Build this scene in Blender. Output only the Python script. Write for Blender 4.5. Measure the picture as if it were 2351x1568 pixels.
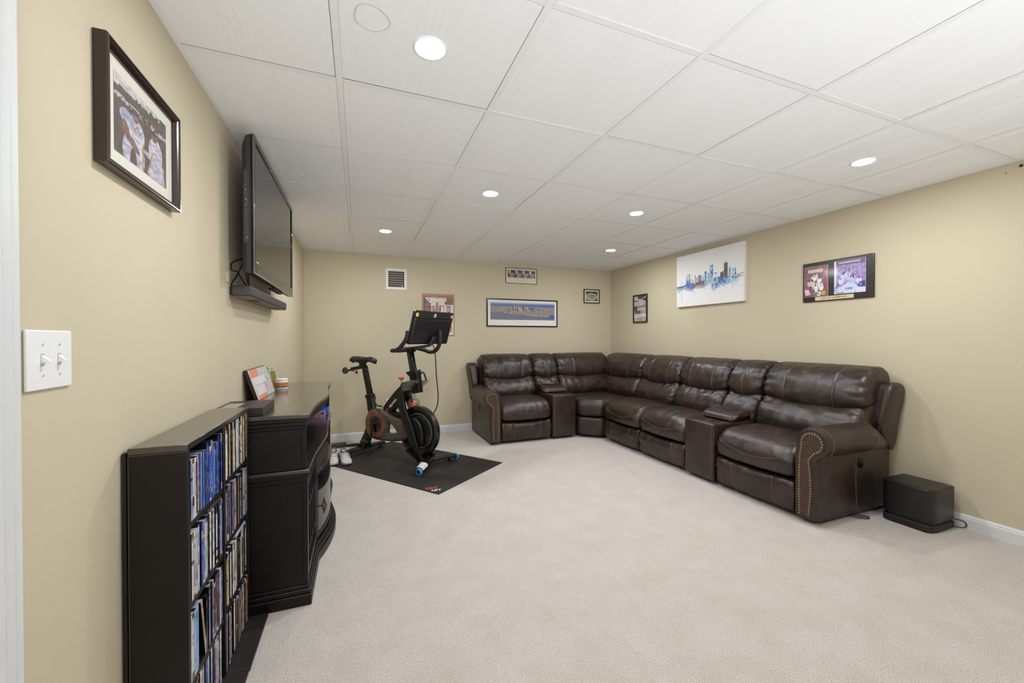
import bpy, bmesh, math, random
import numpy as np
from mathutils import Vector, Matrix, noise
random.seed(7); np.random.seed(7)
sc = bpy.context.scene
for o in list(bpy.data.objects): bpy.data.objects.remove(o)
COL = sc.collection
PI = math.pi

# ------------------------------------------------------------------ room numbers (metres)
XL, XR, YB, YF, H, EYE = -0.5817, 3.522, 5.007, -2.5, 2.201, 1.1905
TILE, TX0, TY0 = 0.6096, -0.0683, 1.6876

# ------------------------------------------------------------------ camera
cam_d = bpy.data.cameras.new('camera'); cam = bpy.data.objects.new('camera', cam_d); COL.objects.link(cam)
cam_d.sensor_fit = 'HORIZONTAL'; cam_d.sensor_width = 36.0; cam_d.lens = 36.0 * 907.36 / 2351.0
cam_d.clip_start = 0.02
yaw, pit, rol = .3685, -.0073, -.002
cy, sy = math.cos(yaw), math.sin(yaw)
fw = Vector((sy * math.cos(pit), cy * math.cos(pit), math.sin(pit)))
rr = Vector((cy, -sy, 0)); uu = rr.cross(fw)
r2 = rr * math.cos(rol) + uu * math.sin(rol); u2 = -rr * math.sin(rol) + uu * math.cos(rol)
M = Matrix((r2, u2, -fw)).transposed().to_4x4(); M.translation = (0, 0, EYE)
cam.matrix_world = M
sc.camera = cam
# ------------------------------------------------------------------ exposure and world
sc.view_settings.view_transform = 'Standard'; sc.view_settings.look = 'None'
sc.view_settings.gamma = 1.0; sc.view_settings.use_curve_mapping = False
sc.view_settings.exposure = 0.21
world = bpy.data.worlds.new('world'); sc.world = world; world.use_nodes = True
world.node_tree.nodes['Background'].inputs[0].default_value = (0.9, 0.92, 1, 1)
world.node_tree.nodes['Background'].inputs[1].default_value = 0.3
# brightness of the recessed ceiling lamps (built further down)
LAMP_STRENGTH = 455.0
LAMP_COLOUR = (0.90, 0.94, 1.0)
# added soft area light behind the camera, aimed up to lift the ceiling
fl = bpy.data.lights.new('added_bounce_light', 'AREA'); fl.shape = 'RECTANGLE'; fl.size = 3.0; fl.size_y = 1.6; fl.energy = 52; fl.spread = math.radians(98); fl.color = (.87, .925, 1.0)
flo = bpy.data.objects.new('added_bounce_light', fl); COL.objects.link(flo); flo.location = (1.15, -1.85, .95); flo.rotation_euler = (PI - .80, 0, 0)

# ------------------------------------------------------------------ helpers
def lin(c):
    return tuple((x / 12.92 if x <= .04045 else ((x + .055) / 1.055) ** 2.4) for x in c)
def rgb(r, g, b): return lin((r / 255, g / 255, b / 255))
MATS = {}
def mat(name, col, rough=.5, metal=0, var=0, vscale=8, col2=None, bump=0, bscale=200, spec=.5, coat=0, detail=3, emit=0, bump2=0, b2scale=12, stretch=None, vlo=.35, vhi=.65, crough=.1):
    if name in MATS: return MATS[name]
    m = bpy.data.materials.new(name); m.use_nodes = True; nt = m.node_tree; p = nt.nodes['Principled BSDF']
    p.inputs['Base Color'].default_value = (*col, 1); p.inputs['Roughness'].default_value = rough
    p.inputs['Metallic'].default_value = metal; p.inputs['Specular IOR Level'].default_value = spec
    p.inputs['Coat Weight'].default_value = coat; p.inputs['Coat Roughness'].default_value = crough
    tc = nt.nodes.new('ShaderNodeTexCoord'); src = tc.outputs['Object']
    if stretch:
        mp = nt.nodes.new('ShaderNodeMapping'); mp.inputs['Scale'].default_value = stretch
        nt.links.new(src, mp.inputs[0]); src = mp.outputs[0]
    if col2 or var:
        n = nt.nodes.new('ShaderNodeTexNoise'); n.inputs['Scale'].default_value = vscale; n.inputs['Detail'].default_value = detail
        nt.links.new(src, n.inputs['Vector'])
        r = nt.nodes.new('ShaderNodeValToRGB'); nt.links.new(n.outputs['Fac'], r.inputs[0])
        c2 = col2 or tuple(x * (1 - var) for x in col)
        r.color_ramp.elements[0].position = vlo; r.color_ramp.elements[1].position = vhi
        r.color_ramp.elements[0].color = (*c2, 1); r.color_ramp.elements[1].color = (*col, 1)
        nt.links.new(r.outputs[0], p.inputs['Base Color'])
    last = None
    for b, s in ((bump, bscale), (bump2, b2scale)):
        if b:
            n = nt.nodes.new('ShaderNodeTexNoise'); n.inputs['Scale'].default_value = s; n.inputs['Detail'].default_value = 4
            nt.links.new(src, n.inputs['Vector'])
            bp = nt.nodes.new('ShaderNodeBump'); bp.inputs['Strength'].default_value = 1; bp.inputs['Distance'].default_value = b
            nt.links.new(n.outputs['Fac'], bp.inputs['Height'])
            if last: nt.links.new(last.outputs[0], bp.inputs['Normal'])
            last = bp
    if last: nt.links.new(last.outputs[0], p.inputs['Normal'])
    if emit:
        p.inputs['Emission Color'].default_value = (*col, 1); p.inputs['Emission Strength'].default_value = emit
    MATS[name] = m; return m
def attr_mat(name, rough=.4, coat=0):
    if name in MATS: return MATS[name]
    m = bpy.data.materials.new(name); m.use_nodes = True; nt = m.node_tree; p = nt.nodes['Principled BSDF']
    a = nt.nodes.new('ShaderNodeAttribute'); a.attribute_name = 'Col'
    nt.links.new(a.outputs['Color'], p.inputs['Base Color']); p.inputs['Roughness'].default_value = rough
    p.inputs['Coat Weight'].default_value = coat; p.inputs['Coat Roughness'].default_value = .08
    MATS[name] = m; return m

ORG = {}
def props(o, label=None, cat=None, group=None, kind=None):
    if label: o['label'] = label
    if cat: o['category'] = cat
    if group: o['group'] = group
    if kind: o['kind'] = kind
    return o
def empty(name, loc, label=None, cat=None, group=None, kind=None):
    o = bpy.data.objects.new(name, None); COL.objects.link(o); o.location = loc; o.empty_display_size = .05
    ORG[o.name] = Vector(loc); return props(o, label, cat, group, kind)

class MB:
    """collects shapes in world coordinates; build() links them as one mesh object"""
    def __init__(s, xf=None): s.v = []; s.f = []; s.xf = xf
    def pt(s, p):
        p = s.xf(*p) if s.xf else p
        s.v.append(tuple(p)); return len(s.v) - 1
    def box(s, x0, x1, y0, y1, z0, z1):
        i = [s.pt(p) for p in ((x0, y0, z0), (x1, y0, z0), (x1, y1, z0), (x0, y1, z0), (x0, y0, z1), (x1, y0, z1), (x1, y1, z1), (x0, y1, z1))]
        s.f += [tuple(i[k] for k in q) for q in ((3, 2, 1, 0), (4, 5, 6, 7), (0, 1, 5, 4), (1, 2, 6, 5), (2, 3, 7, 6), (3, 0, 4, 7))]; return s
    def prism(s, poly, fn, a, b):
        """poly of 2D points extruded between a and b; fn(p, q, t) -> 3D"""
        n = len(poly); i = [s.pt(fn(p, q, a)) for p, q in poly]; j = [s.pt(fn(p, q, b)) for p, q in poly]
        s.f += [(i[k], i[(k + 1) % n], j[(k + 1) % n], j[k]) for k in range(n)]; s.f += [tuple(reversed(i)), tuple(j)]; return s
    def loft(s, rings, closed=True, caps=True):
        R = [[s.pt(p) for p in r] for r in rings]; n = len(R[0])
        for a, b in zip(R, R[1:]):
            for k in range(n if closed else n - 1): s.f.append((a[k], a[(k + 1) % n], b[(k + 1) % n], b[k]))
        if caps and closed: s.f += [tuple(reversed(R[0])), tuple(R[-1])]
        return s
    def tube(s, path, r, n=12, caps=True):
        P = [Vector(p) for p in path]; rs = r if isinstance(r, (list, tuple)) else [r] * len(P)
        rings = []; up = None
        for k, p in enumerate(P):
            t = (P[min(k + 1, len(P) - 1)] - P[max(k - 1, 0)]).normalized()
            if up is None: up = t.orthogonal().normalized()
            up = (up - t * up.dot(t)); up = up.normalized() if up.length > 1e-6 else t.orthogonal().normalized()
            b = t.cross(up)
            rings.append([tuple(p + (up * math.cos(2 * PI * q / n) + b * math.sin(2 * PI * q / n)) * rs[k]) for q in range(n)])
        return s.loft(rings, True, caps)
    def lathe(s, prof, c, ax=(0, 0, 1), n=24):
        """prof: (radius, height) list around axis through c"""
        ax = Vector(ax).normalized(); e = ax.orthogonal().normalized(); g = ax.cross(e); c = Vector(c)
        rings = [[tuple(c + ax * h + (e * math.cos(2 * PI * q / n) + g * math.sin(2 * PI * q / n)) * max(r, 1e-5)) for q in range(n)] for r, h in prof]
        return s.loft(rings, True, True)
    def build(s, name, m, parent=None, loc=None, smooth=False, bevel=0, seg=2, sub=0, label=None, cat=None, group=None, kind=None, auto=None):
        off = ORG[parent.name] if parent is not None else Vector(loc or (0, 0, 0))
        me = bpy.data.meshes.new(name)
        me.from_pydata([(a - off.x, b - off.y, c - off.z) for a, b, c in s.v], [], s.f); me.update()
        bm = bmesh.new(); bm.from_mesh(me); bmesh.ops.recalc_face_normals(bm, faces=bm.faces); bm.to_mesh(me); bm.free()
        me.materials.append(m)
        o = bpy.data.objects.new(name, me); COL.objects.link(o)
        if parent is not None: o.parent = parent
        else: o.location = off
        ORG[o.name] = off
        if bevel:
            b = o.modifiers.new('b', 'BEVEL'); b.width = bevel; b.segments = seg; b.limit_method = 'ANGLE'; b.angle_limit = .6
        if sub:
            b = o.modifiers.new('s', 'SUBSURF'); b.levels = sub; b.render_levels = sub
        if smooth or bevel:
            for p in me.polygons: p.use_smooth = True
            if not smooth or auto: me.set_sharp_from_angle(angle=auto or .6)
        return props(o, label, cat, group, kind)

def grid_paint(name, img, tl, right, down, parent=None, loc=None, rough=.35, coat=0, **kw):
    """flat print: a fine grid whose points carry the printed colours (img: rows x cols x 3, display values)"""
    h, w = img.shape[:2]; tl, right, down = Vector(tl), Vector(right), Vector(down)
    off = ORG[parent.name] if parent is not None else Vector(loc or (0, 0, 0))
    A = np.array(tl - off)[None, None] + np.linspace(0, 1, w)[None, :, None] * np.array(right) + np.linspace(0, 1, h)[:, None, None] * np.array(down)
    idx = np.arange(h * w).reshape(h, w)
    F = np.stack([idx[:-1, :-1], idx[1:, :-1], idx[1:, 1:], idx[:-1, 1:]], -1).reshape(-1, 4)
    me = bpy.data.meshes.new(name); me.from_pydata(A.reshape(-1, 3).tolist(), [], F.tolist()); me.update()
    c = np.clip(img, 0, 1); c = np.where(c <= .04045, c / 12.92, ((c + .055) / 1.055) ** 2.4)
    at = me.color_attributes.new('Col', 'FLOAT_COLOR', 'POINT')
    at.data.foreach_set('color', np.concatenate([c.reshape(-1, 3), np.ones((h * w, 1))], 1).astype(np.float32).ravel())
    me.materials.append(attr_mat('printed_colour_%d_%d' % (rough * 100, coat * 10), rough, coat))
    o = bpy.data.objects.new(name, me); COL.objects.link(o)
    if parent is not None: o.parent = parent
    else: o.location = off
    ORG[o.name] = off
    return props(o, **kw)

def text(name, body, size, centre, right, up, m, parent, squash=1.0, kind=None, bold=.0):
    """flat lettering built as a mesh; centre, right and up directions in world space"""
    cu = bpy.data.curves.new('t', 'FONT'); cu.body = body; cu.size = size; cu.align_x = 'CENTER'; cu.align_y = 'CENTER'; cu.offset = bold
    t = bpy.data.objects.new('t', cu); COL.objects.link(t)
    dg = bpy.context.evaluated_depsgraph_get(); me = bpy.data.meshes.new_from_object(t.evaluated_get(dg))
    bpy.data.objects.remove(t)
    R, U = Vector(right).normalized(), Vector(up).normalized()
    off = ORG[parent.name]
    for v in me.vertices:
        v.co = Vector(centre) + R * v.co.x * squash + U * v.co.y - off
    me.materials.clear(); me.materials.append(m); me.name = name
    o = bpy.data.objects.new(name, me); COL.objects.link(o); o.parent = parent; ORG[o.name] = off
    return props(o, kind=kind)

def smooth_noise(h, w, cell, seed):
    rs = np.random.RandomState(seed); gh, gw = max(2, int(h / cell) + 2), max(2, int(w / cell) + 2)
    g = rs.rand(gh, gw); y = np.linspace(0, gh - 1.001, h); x = np.linspace(0, gw - 1.001, w)
    y0, x0 = y.astype(int), x.astype(int); fy, fx = (y - y0)[:, None], (x - x0)[None]
    fy = fy * fy * (3 - 2 * fy); fx = fx * fx * (3 - 2 * fx)
    return (g[y0][:, x0] * (1 - fx) + g[y0][:, x0 + 1] * fx) * (1 - fy) + (g[y0 + 1][:, x0] * (1 - fx) + g[y0 + 1][:, x0 + 1] * fx) * fy

# ------------------------------------------------------------------ materials
M_wall = mat('wall_paint', rgb(206, 194, 166), .72, var=.04, vscale=1.5, bump=.0003, bscale=260, spec=.3)
M_ceil = mat('ceiling_tile_white', rgb(243, 243, 242), .85, bump=.0004, bscale=300, spec=.2)
M_grid = mat('ceiling_grid_white', rgb(238, 238, 236), .6, spec=.3)
M_trim = mat('trim_white_paint', rgb(218, 219, 218), .35)
M_white = mat('white_plastic', rgb(236, 236, 234), .3)
M_black = mat('black_plastic', rgb(17, 16, 16), .35)
M_blackm = mat('black_matte_metal', rgb(15, 14, 14), .38, spec=.4, bump=.0002, bscale=500)
M_rubber = mat('black_rubber', rgb(22, 21, 22), .6, bump=.0003, bscale=400)
M_gloss = mat('glossy_black', rgb(12, 12, 13), .08)
M_chrome = mat('polished_metal', rgb(190, 190, 190), .15, metal=1)
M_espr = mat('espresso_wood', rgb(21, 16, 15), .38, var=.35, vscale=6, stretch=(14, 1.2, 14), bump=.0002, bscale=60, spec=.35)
M_esprsheen = mat('espresso_wood_sheen', rgb(46, 38, 32), .3, var=.2, vscale=5, stretch=(10, 1, 10), bump=.0001, bscale=60, spec=.8, coat=1, crough=.16)  # same wood, base lightened to carry the grazing reflection on level surfaces
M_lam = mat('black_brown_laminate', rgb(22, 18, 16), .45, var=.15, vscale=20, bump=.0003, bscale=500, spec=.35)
M_lamsheen = mat('black_brown_laminate_sheen', rgb(40, 34, 28), .34, var=.12, vscale=20, spec=.8, coat=1, crough=.2)  # same laminate; the sheen on top is partly put into its lighter colour
M_edge = mat('worn_edge_tan', rgb(104, 80, 60), .5)
M_brass = mat('antique_brass', rgb(150, 128, 92), .4, metal=.6)
M_stitch = mat('tan_thread', rgb(150, 120, 90), .6)

def leather():
    m = bpy.data.materials.new('brown_leather'); m.use_nodes = True; nt = m.node_tree; p = nt.nodes['Principled BSDF']
    tc = nt.nodes.new('ShaderNodeTexCoord')
    def N(s, d=4, r=.55):
        n = nt.nodes.new('ShaderNodeTexNoise'); n.inputs['Scale'].default_value = s; n.inputs['Detail'].default_value = d
        n.inputs['Roughness'].default_value = r; nt.links.new(tc.outputs['Object'], n.inputs['Vector']); return n
    a = N(7, 5, .65); r = nt.nodes.new('ShaderNodeValToRGB'); nt.links.new(a.outputs['Fac'], r.inputs[0])
    e = r.color_ramp.elements
    e[0].position = .32; e[0].color = (*rgb(33, 24, 20), 1); e[1].position = .74; e[1].color = (*rgb(70, 46, 34), 1)
    k = e.new(.5); k.color = (*rgb(46, 34, 28), 1)
    nt.links.new(r.outputs[0], p.inputs['Base Color'])
    q = nt.nodes.new('ShaderNodeMapRange'); nt.links.new(N(14, 3).outputs['Fac'], q.inputs[0])
    q.inputs[3].default_value = .27; q.inputs[4].default_value = .42; nt.links.new(q.outputs[0], p.inputs['Roughness'])
    p.inputs['Specular IOR Level'].default_value = .62
    b1 = nt.nodes.new('ShaderNodeBump'); b1.inputs['Distance'].default_value = .0045; nt.links.new(N(16, 4, .5).outputs['Fac'], b1.inputs['Height'])
    v = nt.nodes.new('ShaderNodeTexVoronoi'); v.inputs['Scale'].default_value = 330; nt.links.new(tc.outputs['Object'], v.inputs['Vector'])
    b2 = nt.nodes.new('ShaderNodeBump'); b2.inputs['Distance'].default_value = .0004; nt.links.new(v.outputs['Distance'], b2.inputs['Height'])
    rg = N(9, 3, .5); rg.noise_type = 'RIDGED_MULTIFRACTAL'; rg.inputs['Distortion'].default_value = .6
    b3 = nt.nodes.new('ShaderNodeBump'); b3.inputs['Distance'].default_value = .0028; nt.links.new(rg.outputs['Fac'], b3.inputs['Height'])
    nt.links.new(b1.outputs[0], b3.inputs['Normal']); nt.links.new(b3.outputs[0], b2.inputs['Normal']); nt.links.new(b2.outputs[0], p.inputs['Normal'])
    return m
M_leather = leather()

def carpet():
    m = bpy.data.materials.new('beige_carpet'); m.use_nodes = True; nt = m.node_tree; p = nt.nodes['Principled BSDF']
    tc = nt.nodes.new('ShaderNodeTexCoord')
    def N(s, d, r=.6):
        n = nt.nodes.new('ShaderNodeTexNoise'); n.inputs['Scale'].default_value = s; n.inputs['Detail'].default_value = d
        n.inputs['Roughness'].default_value = r; nt.links.new(tc.outputs['Object'], n.inputs['Vector']); return n
    f = N(240, 4, .75); r = nt.nodes.new('ShaderNodeValToRGB'); nt.links.new(f.outputs['Fac'], r.inputs[0]); e = r.color_ramp.elements
    e[0].position = .34; e[0].color = (*rgb(138, 127, 113), 1); e[1].position = .6; e[1].color = (*rgb(227, 219, 211), 1)
    k = e.new(.45); k.color = (*rgb(205, 195, 184), 1)
    big = N(5.5, 6, .7); r3 = nt.nodes.new('ShaderNodeValToRGB'); nt.links.new(big.outputs['Fac'], r3.inputs[0])
    r3.color_ramp.elements[0].position = .3; r3.color_ramp.elements[0].color = (.90, .885, .865, 1)
    r3.color_ramp.elements[1].position = .62; r3.color_ramp.elements[1].color = (1, 1, 1, 1)
    mx = nt.nodes.new('ShaderNodeMix'); mx.data_type = 'RGBA'; mx.blend_type = 'MULTIPLY'; mx.inputs[0].default_value = 1
    nt.links.new(r.outputs[0], mx.inputs[6]); nt.links.new(r3.outputs[0], mx.inputs[7])
    nt.links.new(mx.outputs[2], p.inputs['Base Color'])
    p.inputs['Roughness'].default_value = .95; p.inputs['Specular IOR Level'].default_value = .1
    p.inputs['Sheen Weight'].default_value = .15
    b = nt.nodes.new('ShaderNodeBump'); b.inputs['Distance'].default_value = .0035; nt.links.new(f.outputs['Fac'], b.inputs['Height'])
    b2 = nt.nodes.new('ShaderNodeBump'); b2.inputs['Distance'].default_value = .008; nt.links.new(N(40, 3).outputs['Fac'], b2.inputs['Height'])
    nt.links.new(b2.outputs[0], b.inputs['Normal']); nt.links.new(b.outputs[0], p.inputs['Normal'])
    return m
M_carpet = carpet()

def glassy(name, tint, refl=.12, rough=.03, ior=1.45):
    m = bpy.data.materials.new(name); m.use_nodes = True; nt = m.node_tree; nt.nodes.clear()
    o = nt.nodes.new('ShaderNodeOutputMaterial'); t = nt.nodes.new('ShaderNodeBsdfTransparent'); g = nt.nodes.new('ShaderNodeBsdfGlossy')
    t.inputs[0].default_value = (*tint, 1); g.inputs['Roughness'].default_value = rough
    mx = nt.nodes.new('ShaderNodeMixShader'); lw = nt.nodes.new('ShaderNodeLayerWeight'); lw.inputs['Blend'].default_value = .5
    pw = nt.nodes.new('ShaderNodeMath'); pw.operation = 'POWER'; pw.inputs[1].default_value = 5; f0 = ((ior - 1) / (ior + 1)) ** 2 + refl
    ml = nt.nodes.new('ShaderNodeMath'); ml.operation = 'MULTIPLY_ADD'; ml.inputs[1].default_value = 1 - f0; ml.inputs[2].default_value = f0
    nt.links.new(lw.outputs['Facing'], pw.inputs[0]); nt.links.new(pw.outputs[0], ml.inputs[0]); nt.links.new(ml.outputs[0], mx.inputs[0])
    nt.links.new(t.outputs[0], mx.inputs[1]); nt.links.new(g.outputs[0], mx.inputs[2]); nt.links.new(mx.outputs[0], o.inputs[0]); return m
M_glass = glassy('cabinet_glass', (.55, .56, .56), .06, .03, 1.6)
M_clear = glassy('clear_plastic', (.8, .8, .8), .08, .08)
M_smoke = glassy('smoked_plastic', (.72, .70, .68), .16, .16)

# ------------------------------------------------------------------ setting
def struct(b, name, m, parent=None, **k):
    return b.build(name, m, parent, kind='structure' if parent is None else None, **k)
T = .12
struct(MB().box(XL - T, XR + T, YF - T, YB + T, -.1, 0), 'floor', M_carpet)
struct(MB().box(XL - T, XL, YF - T, YB + T, 0, H + .15), 'wall_left', M_wall)
w_r = struct(MB().box(XR, XR + T, YF - T, YB + T, 0, H + .15), 'wall_right', M_wall)
struct(MB().box(XL, XR, YB, YB + T, 0, H + .15), 'wall_back', M_wall)
struct(MB().box(XL, XR, YF - T, YF, 0, H + .15), 'wall_front', M_wall)
for y, z, r in ((1.061, 2.170, .008), (1.118, 2.150, .003)):
    MB().lathe([(r, 0), (r, .0015)], (XR - .0005, y, z), (-1, 0, 0), 10).build('nail_hole', M_black, w_r)
ceiling = struct(MB().box(XL, XR, YF, YB, H + .03, H + .12), 'ceiling', mat('plenum_dark', (.02, .02, .02), .9))

def tile_mesh(w, d, off):
    """one lay-in panel; ribbed bands beside both long edges and beside the false centre bar"""
    xs = {-w / 2: 0, w / 2: 0}
    full = TILE - .027
    def groove(c, hw, dep):
        a = c - off
        if -w / 2 + .004 < a - hw and a + hw < w / 2 - .004:
            xs[round(a - hw, 5)] = 0; xs[round(a, 5)] = dep; xs[round(a + hw, 5)] = 0
    for s in (-1, 1):
        for k in range(5): groove(s * (.242 + k * .0085), .0024, .0009)
        for k in range(4): groove(s * (.034 + k * .0085), .0024, .0009)
    X = sorted(xs); long_ = {}
    for s in (-1, 1):
        a = round(s * .0125 - off, 5)
        if -w / 2 + .01 < a < w / 2 - .01:
            for q, dd in ((-.0016, 0), (0, .0012), (.0016, 0)):
                long_[round(a + q, 5)] = dd
    X = sorted(set(X) | set(long_)); e = .03
    Y = [-d / 2, -d / 2 + e, -d / 2 + e + .004, d / 2 - e - .004, d / 2 - e, d / 2]
    v = []; f = []
    for j, y in enumerate(Y):
        for x in X:
            inner = 1 if 2 <= j <= 3 else 0
            z = long_.get(x, 0) + xs.get(x, 0) * inner
            v.append((x, y, z))
    n = len(X)
    for j in range(len(Y) - 1):
        for i in range(n - 1): a = j * n + i; f.append((a, a + n, a + n + 1, a + 1))
    # the panel's thickness
    b = len(v); v += [(-w / 2, -d / 2, .014), (w / 2, -d / 2, .014), (w / 2, d / 2, .014), (-w / 2, d / 2, .014)]
    c = [0, n - 1, (len(Y) - 1) * n + n - 1, (len(Y) - 1) * n]
    f += [(c[k], c[(k + 1) % 4], b + (k + 1) % 4, b + k) for k in range(4)]
    me = bpy.data.meshes.new('ceiling_tile'); me.from_pydata(v, [], f); me.materials.append(M_ceil); me.update(); return me
xl_ = [XL] + [TX0 + i * TILE for i in range(6)] + [XR]
yl_ = [YF] + [TY0 + j * TILE for j in range(-6, 6)] + [YB]
cache = {}
for i in range(len(xl_) - 1):
    for j in range(len(yl_) - 1):
        x0, x1, y0, y1 = xl_[i], xl_[i + 1], yl_[j], yl_[j + 1]
        x0 += .0128; x1 -= .0128; y0 += .0128; y1 -= .0128
        ctr = (TX0 + (i - 1) * TILE + TILE / 2); off = (x0 + x1) / 2 - ctr
        if i == 0: off = (x0 + x1) / 2 - (TX0 - TILE / 2)
        key = (round(x1 - x0, 4), round(y1 - y0, 4), round(off, 4))
        if key not in cache: cache[key] = tile_mesh(x1 - x0, y1 - y0, off)
        o = bpy.data.objects.new('ceiling_tile', cache[key]); COL.objects.link(o); o.parent = ceiling
        o.location = ((x0 + x1) / 2 + random.uniform(-.0013, .0013), (y0 + y1) / 2 + random.uniform(-.0013, .0013), H + .0010 + random.choice((0, 0, 0, .0004, .0010)))
        o.rotation_euler = (random.uniform(-.0015, .0015), random.uniform(-.0015, .0015), random.uniform(-.0008, .0008))
for x in xl_[1:-1]:
    MB().box(x - .012, x + .012, YF, YB, H, H + .001).box(x - .001, x + .001, YF, YB, H + .001, H + .029).build('main_runner', M_grid, ceiling)
for y in yl_[1:-1]:
    for i in range(len(xl_) - 1):
        MB().box(xl_[i] + .0125, xl_[i + 1] - .0125, y - .012, y + .012, H + .0002, H + .0012).build('cross_tee', M_grid, ceiling)
for nm, b in (('wall_angle', (XL, XL + .018, YF, YB)), ('wall_angle', (XR - .018, XR, YF, YB)), ('wall_angle', (XL + .018, XR - .018, YB - .018, YB)), ('wall_angle', (XL + .018, XR - .018, YF, YF + .018))):
    MB().box(*b, H - .0006, H + .0008).build(nm, M_grid, ceiling)
# patched round hole in one tile
b = MB(); n = 28
ring = [[(0.04 + (r + .004 * math.sin(3 * a + 1)) * math.cos(a), 1.328 + (r + .003 * math.sin(2 * a)) * math.sin(a), H + z) for a in [2 * PI * q / n for q in range(n)]] for r, z in ((.0512, .0016), (.052, .0002), (.0535, .0002), (.0545, .0016))]
b.loft(ring, True, False).build('patched_hole_ring', mat('ceiling_smudge', rgb(205, 203, 198), .8), ceiling)

# baseboards with a small moulded top
def baseboard(name, fn, a, b_):
    prof = [(0, 0), (.013, 0), (.013, .066), (.010, .071), (.010, .078), (.006, .084), (.0045, .088), (0, .089)]
    MB().prism(prof, fn, a, b_).build(name, M_trim, kind='structure')
baseboard('baseboard_right', lambda p, q, t: (XR - p, t, q), YF, YB)
baseboard('baseboard_back', lambda p, q, t: (t, YB - p, q), XL, XR - .013)
baseboard('baseboard_left', lambda p, q, t: (XL + p, t, q), 3.49, YB - .013)
baseboard('baseboard_left', lambda p, q, t: (XL + p, t, q), .987, 1.318)
baseboard('baseboard_left', lambda p, q, t: (XL + p, t, q), YF, -.002)
# white door casing at the left edge, its twin and the closed door between them
cas = [(0, 0), (.009, 0), (.012, .003), (.012, .015), (.010, .018), (.011, .040), (.015, .044), (.017, .050), (.017, .062), (.012, .067), (0, .067)]
MB().prism([(a, .986 - b_) for a, b_ in cas], lambda p, q, t: (XL + p, q, t), 0, 2.085).build('trim_1', M_trim, kind='structure')
MB().prism([(a, .0 + b_) for a, b_ in cas], lambda p, q, t: (XL + p, q, t), 0, 2.085).build('trim_2', M_trim, kind='structure')
MB().prism([(a, 2.014 + b_) for a, b_ in reversed(cas)], lambda p, q, t: (XL + p, t, q + .0), 0.07, .910).build('trim_3', M_trim, kind='structure')
door = MB().box(XL + .001, XL + .006, .0715, .908, .008, 2.012).build('door_1', M_trim, kind='structure')
for z0, z1 in ((.2, .95), (1.1, 1.85)):
    for y0, y1 in ((.16, .46), (.54, .84)):
        MB().box(XL + .006, XL + .010, y0, y1, z0, z1).build('raised_panel', M_trim, door, bevel=.003)

# ------------------------------------------------------------------ recessed ceiling lights
M_lens = mat('lamp_lens', LAMP_COLOUR, .5, emit=LAMP_STRENGTH)
lights = [((.235, 1.394), 'round recessed ceiling light nearest the camera, in the second tile column'),
          ((.858, 2.633), 'round recessed ceiling light in the middle of the ceiling, beyond the nearest one'),
          ((.233, 3.898), 'round recessed ceiling light above the television wall, near the vent'),
          ((2.095, 2.626), 'round recessed ceiling light above the open floor, left of the skyline canvas'),
          ((2.698, 3.834), 'small distant recessed ceiling light in front of the sofa corner'),
          ((2.706, 1.398), 'round recessed ceiling light above the near end of the sofa')]
for (x, y), lab in lights:
    e = empty('recessed_light', (x, y, H), lab, 'ceiling light', 'recessed ceiling lights')
    MB().lathe([(.0505, .005), (.0508, -.0012), (.0530, -.0018), (.0565, -.0006), (.057, .005)], (x, y, H), n=36).build('trim_ring', M_white, e, smooth=True)
    MB().lathe([(.0001, -.0026), (.020, -.0025), (.042, -.0019), (.0500, -.0008), (.0504, .004)], (x, y, H), n=36).build('lens', M_lens, e, smooth=True)

# ------------------------------------------------------------------ bookcase with disc cases
bc = empty('bookcase', (-.51, 1.65, 0), 'low black two-bay media bookcase packed with disc cases, against the left wall', 'bookcase')
BX0, BX1, Y0, Y1, ZT = -.566, -.440, 1.326, 1.963, .903
MB().box(XL + .004, XL + .012, 1.322, 1.963, .0, .893).build('back_panel', M_black, bc)
def board(nm, x0, x1, y0, y1, z0, z1): return MB().box(x0, x1, y0, y1, z0, z1).build(nm, M_lam, bc, bevel=.0012, seg=1)
top = MB().box(XL + .013, BX1, Y0, Y1, .885, ZT).build('top_board', M_lamsheen, bc, bevel=.0012, seg=1)
sp = board('side_panel', XL + .013, BX1, Y0, Y0 + .017, .0, .8845)
MB().box(XL + .014, BX1 - .0002, Y0 - .0004, Y0 + .001, .8825, .8842).box(XL + .014, XL + .0155, Y0 - .0004, Y0 + .001, .02, .884).build('worn_edge', M_edge, sp)
board('side_panel', XL + .013, BX1, Y1 - .015, Y1, .0, .8845)
board('divider', XL + .013, BX1, 1.636, 1.652, .018, .8845)
near_sh = [.012, .224, .450, .677]; far_sh = [.012, .234, .466, .690]
for zz in near_sh[1:]: board('shelf', XL + .013, BX1 - .004, Y0 + .0175, 1.6355, zz - .018, zz)
for zz in far_sh[1:]: board('shelf', XL + .013, BX1 - .004, 1.6525, Y1 - .0155, zz - .018, zz)
MB().box(XL + .013, -.371, 1.652, 1.963, 0, .0115).build('base_board', mat('scuffed_laminate', rgb(42, 38, 34), .5, col2=rgb(30, 27, 25), vscale=40, bump=.0003, bscale=600), bc, bevel=.0008, seg=1)
MB().box(XL + .013, -.373, 1.27, 1.6505, 0, .0112).build('base_board', MATS['scuffed_laminate'], bc, bevel=.0008, seg=1)

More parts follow.
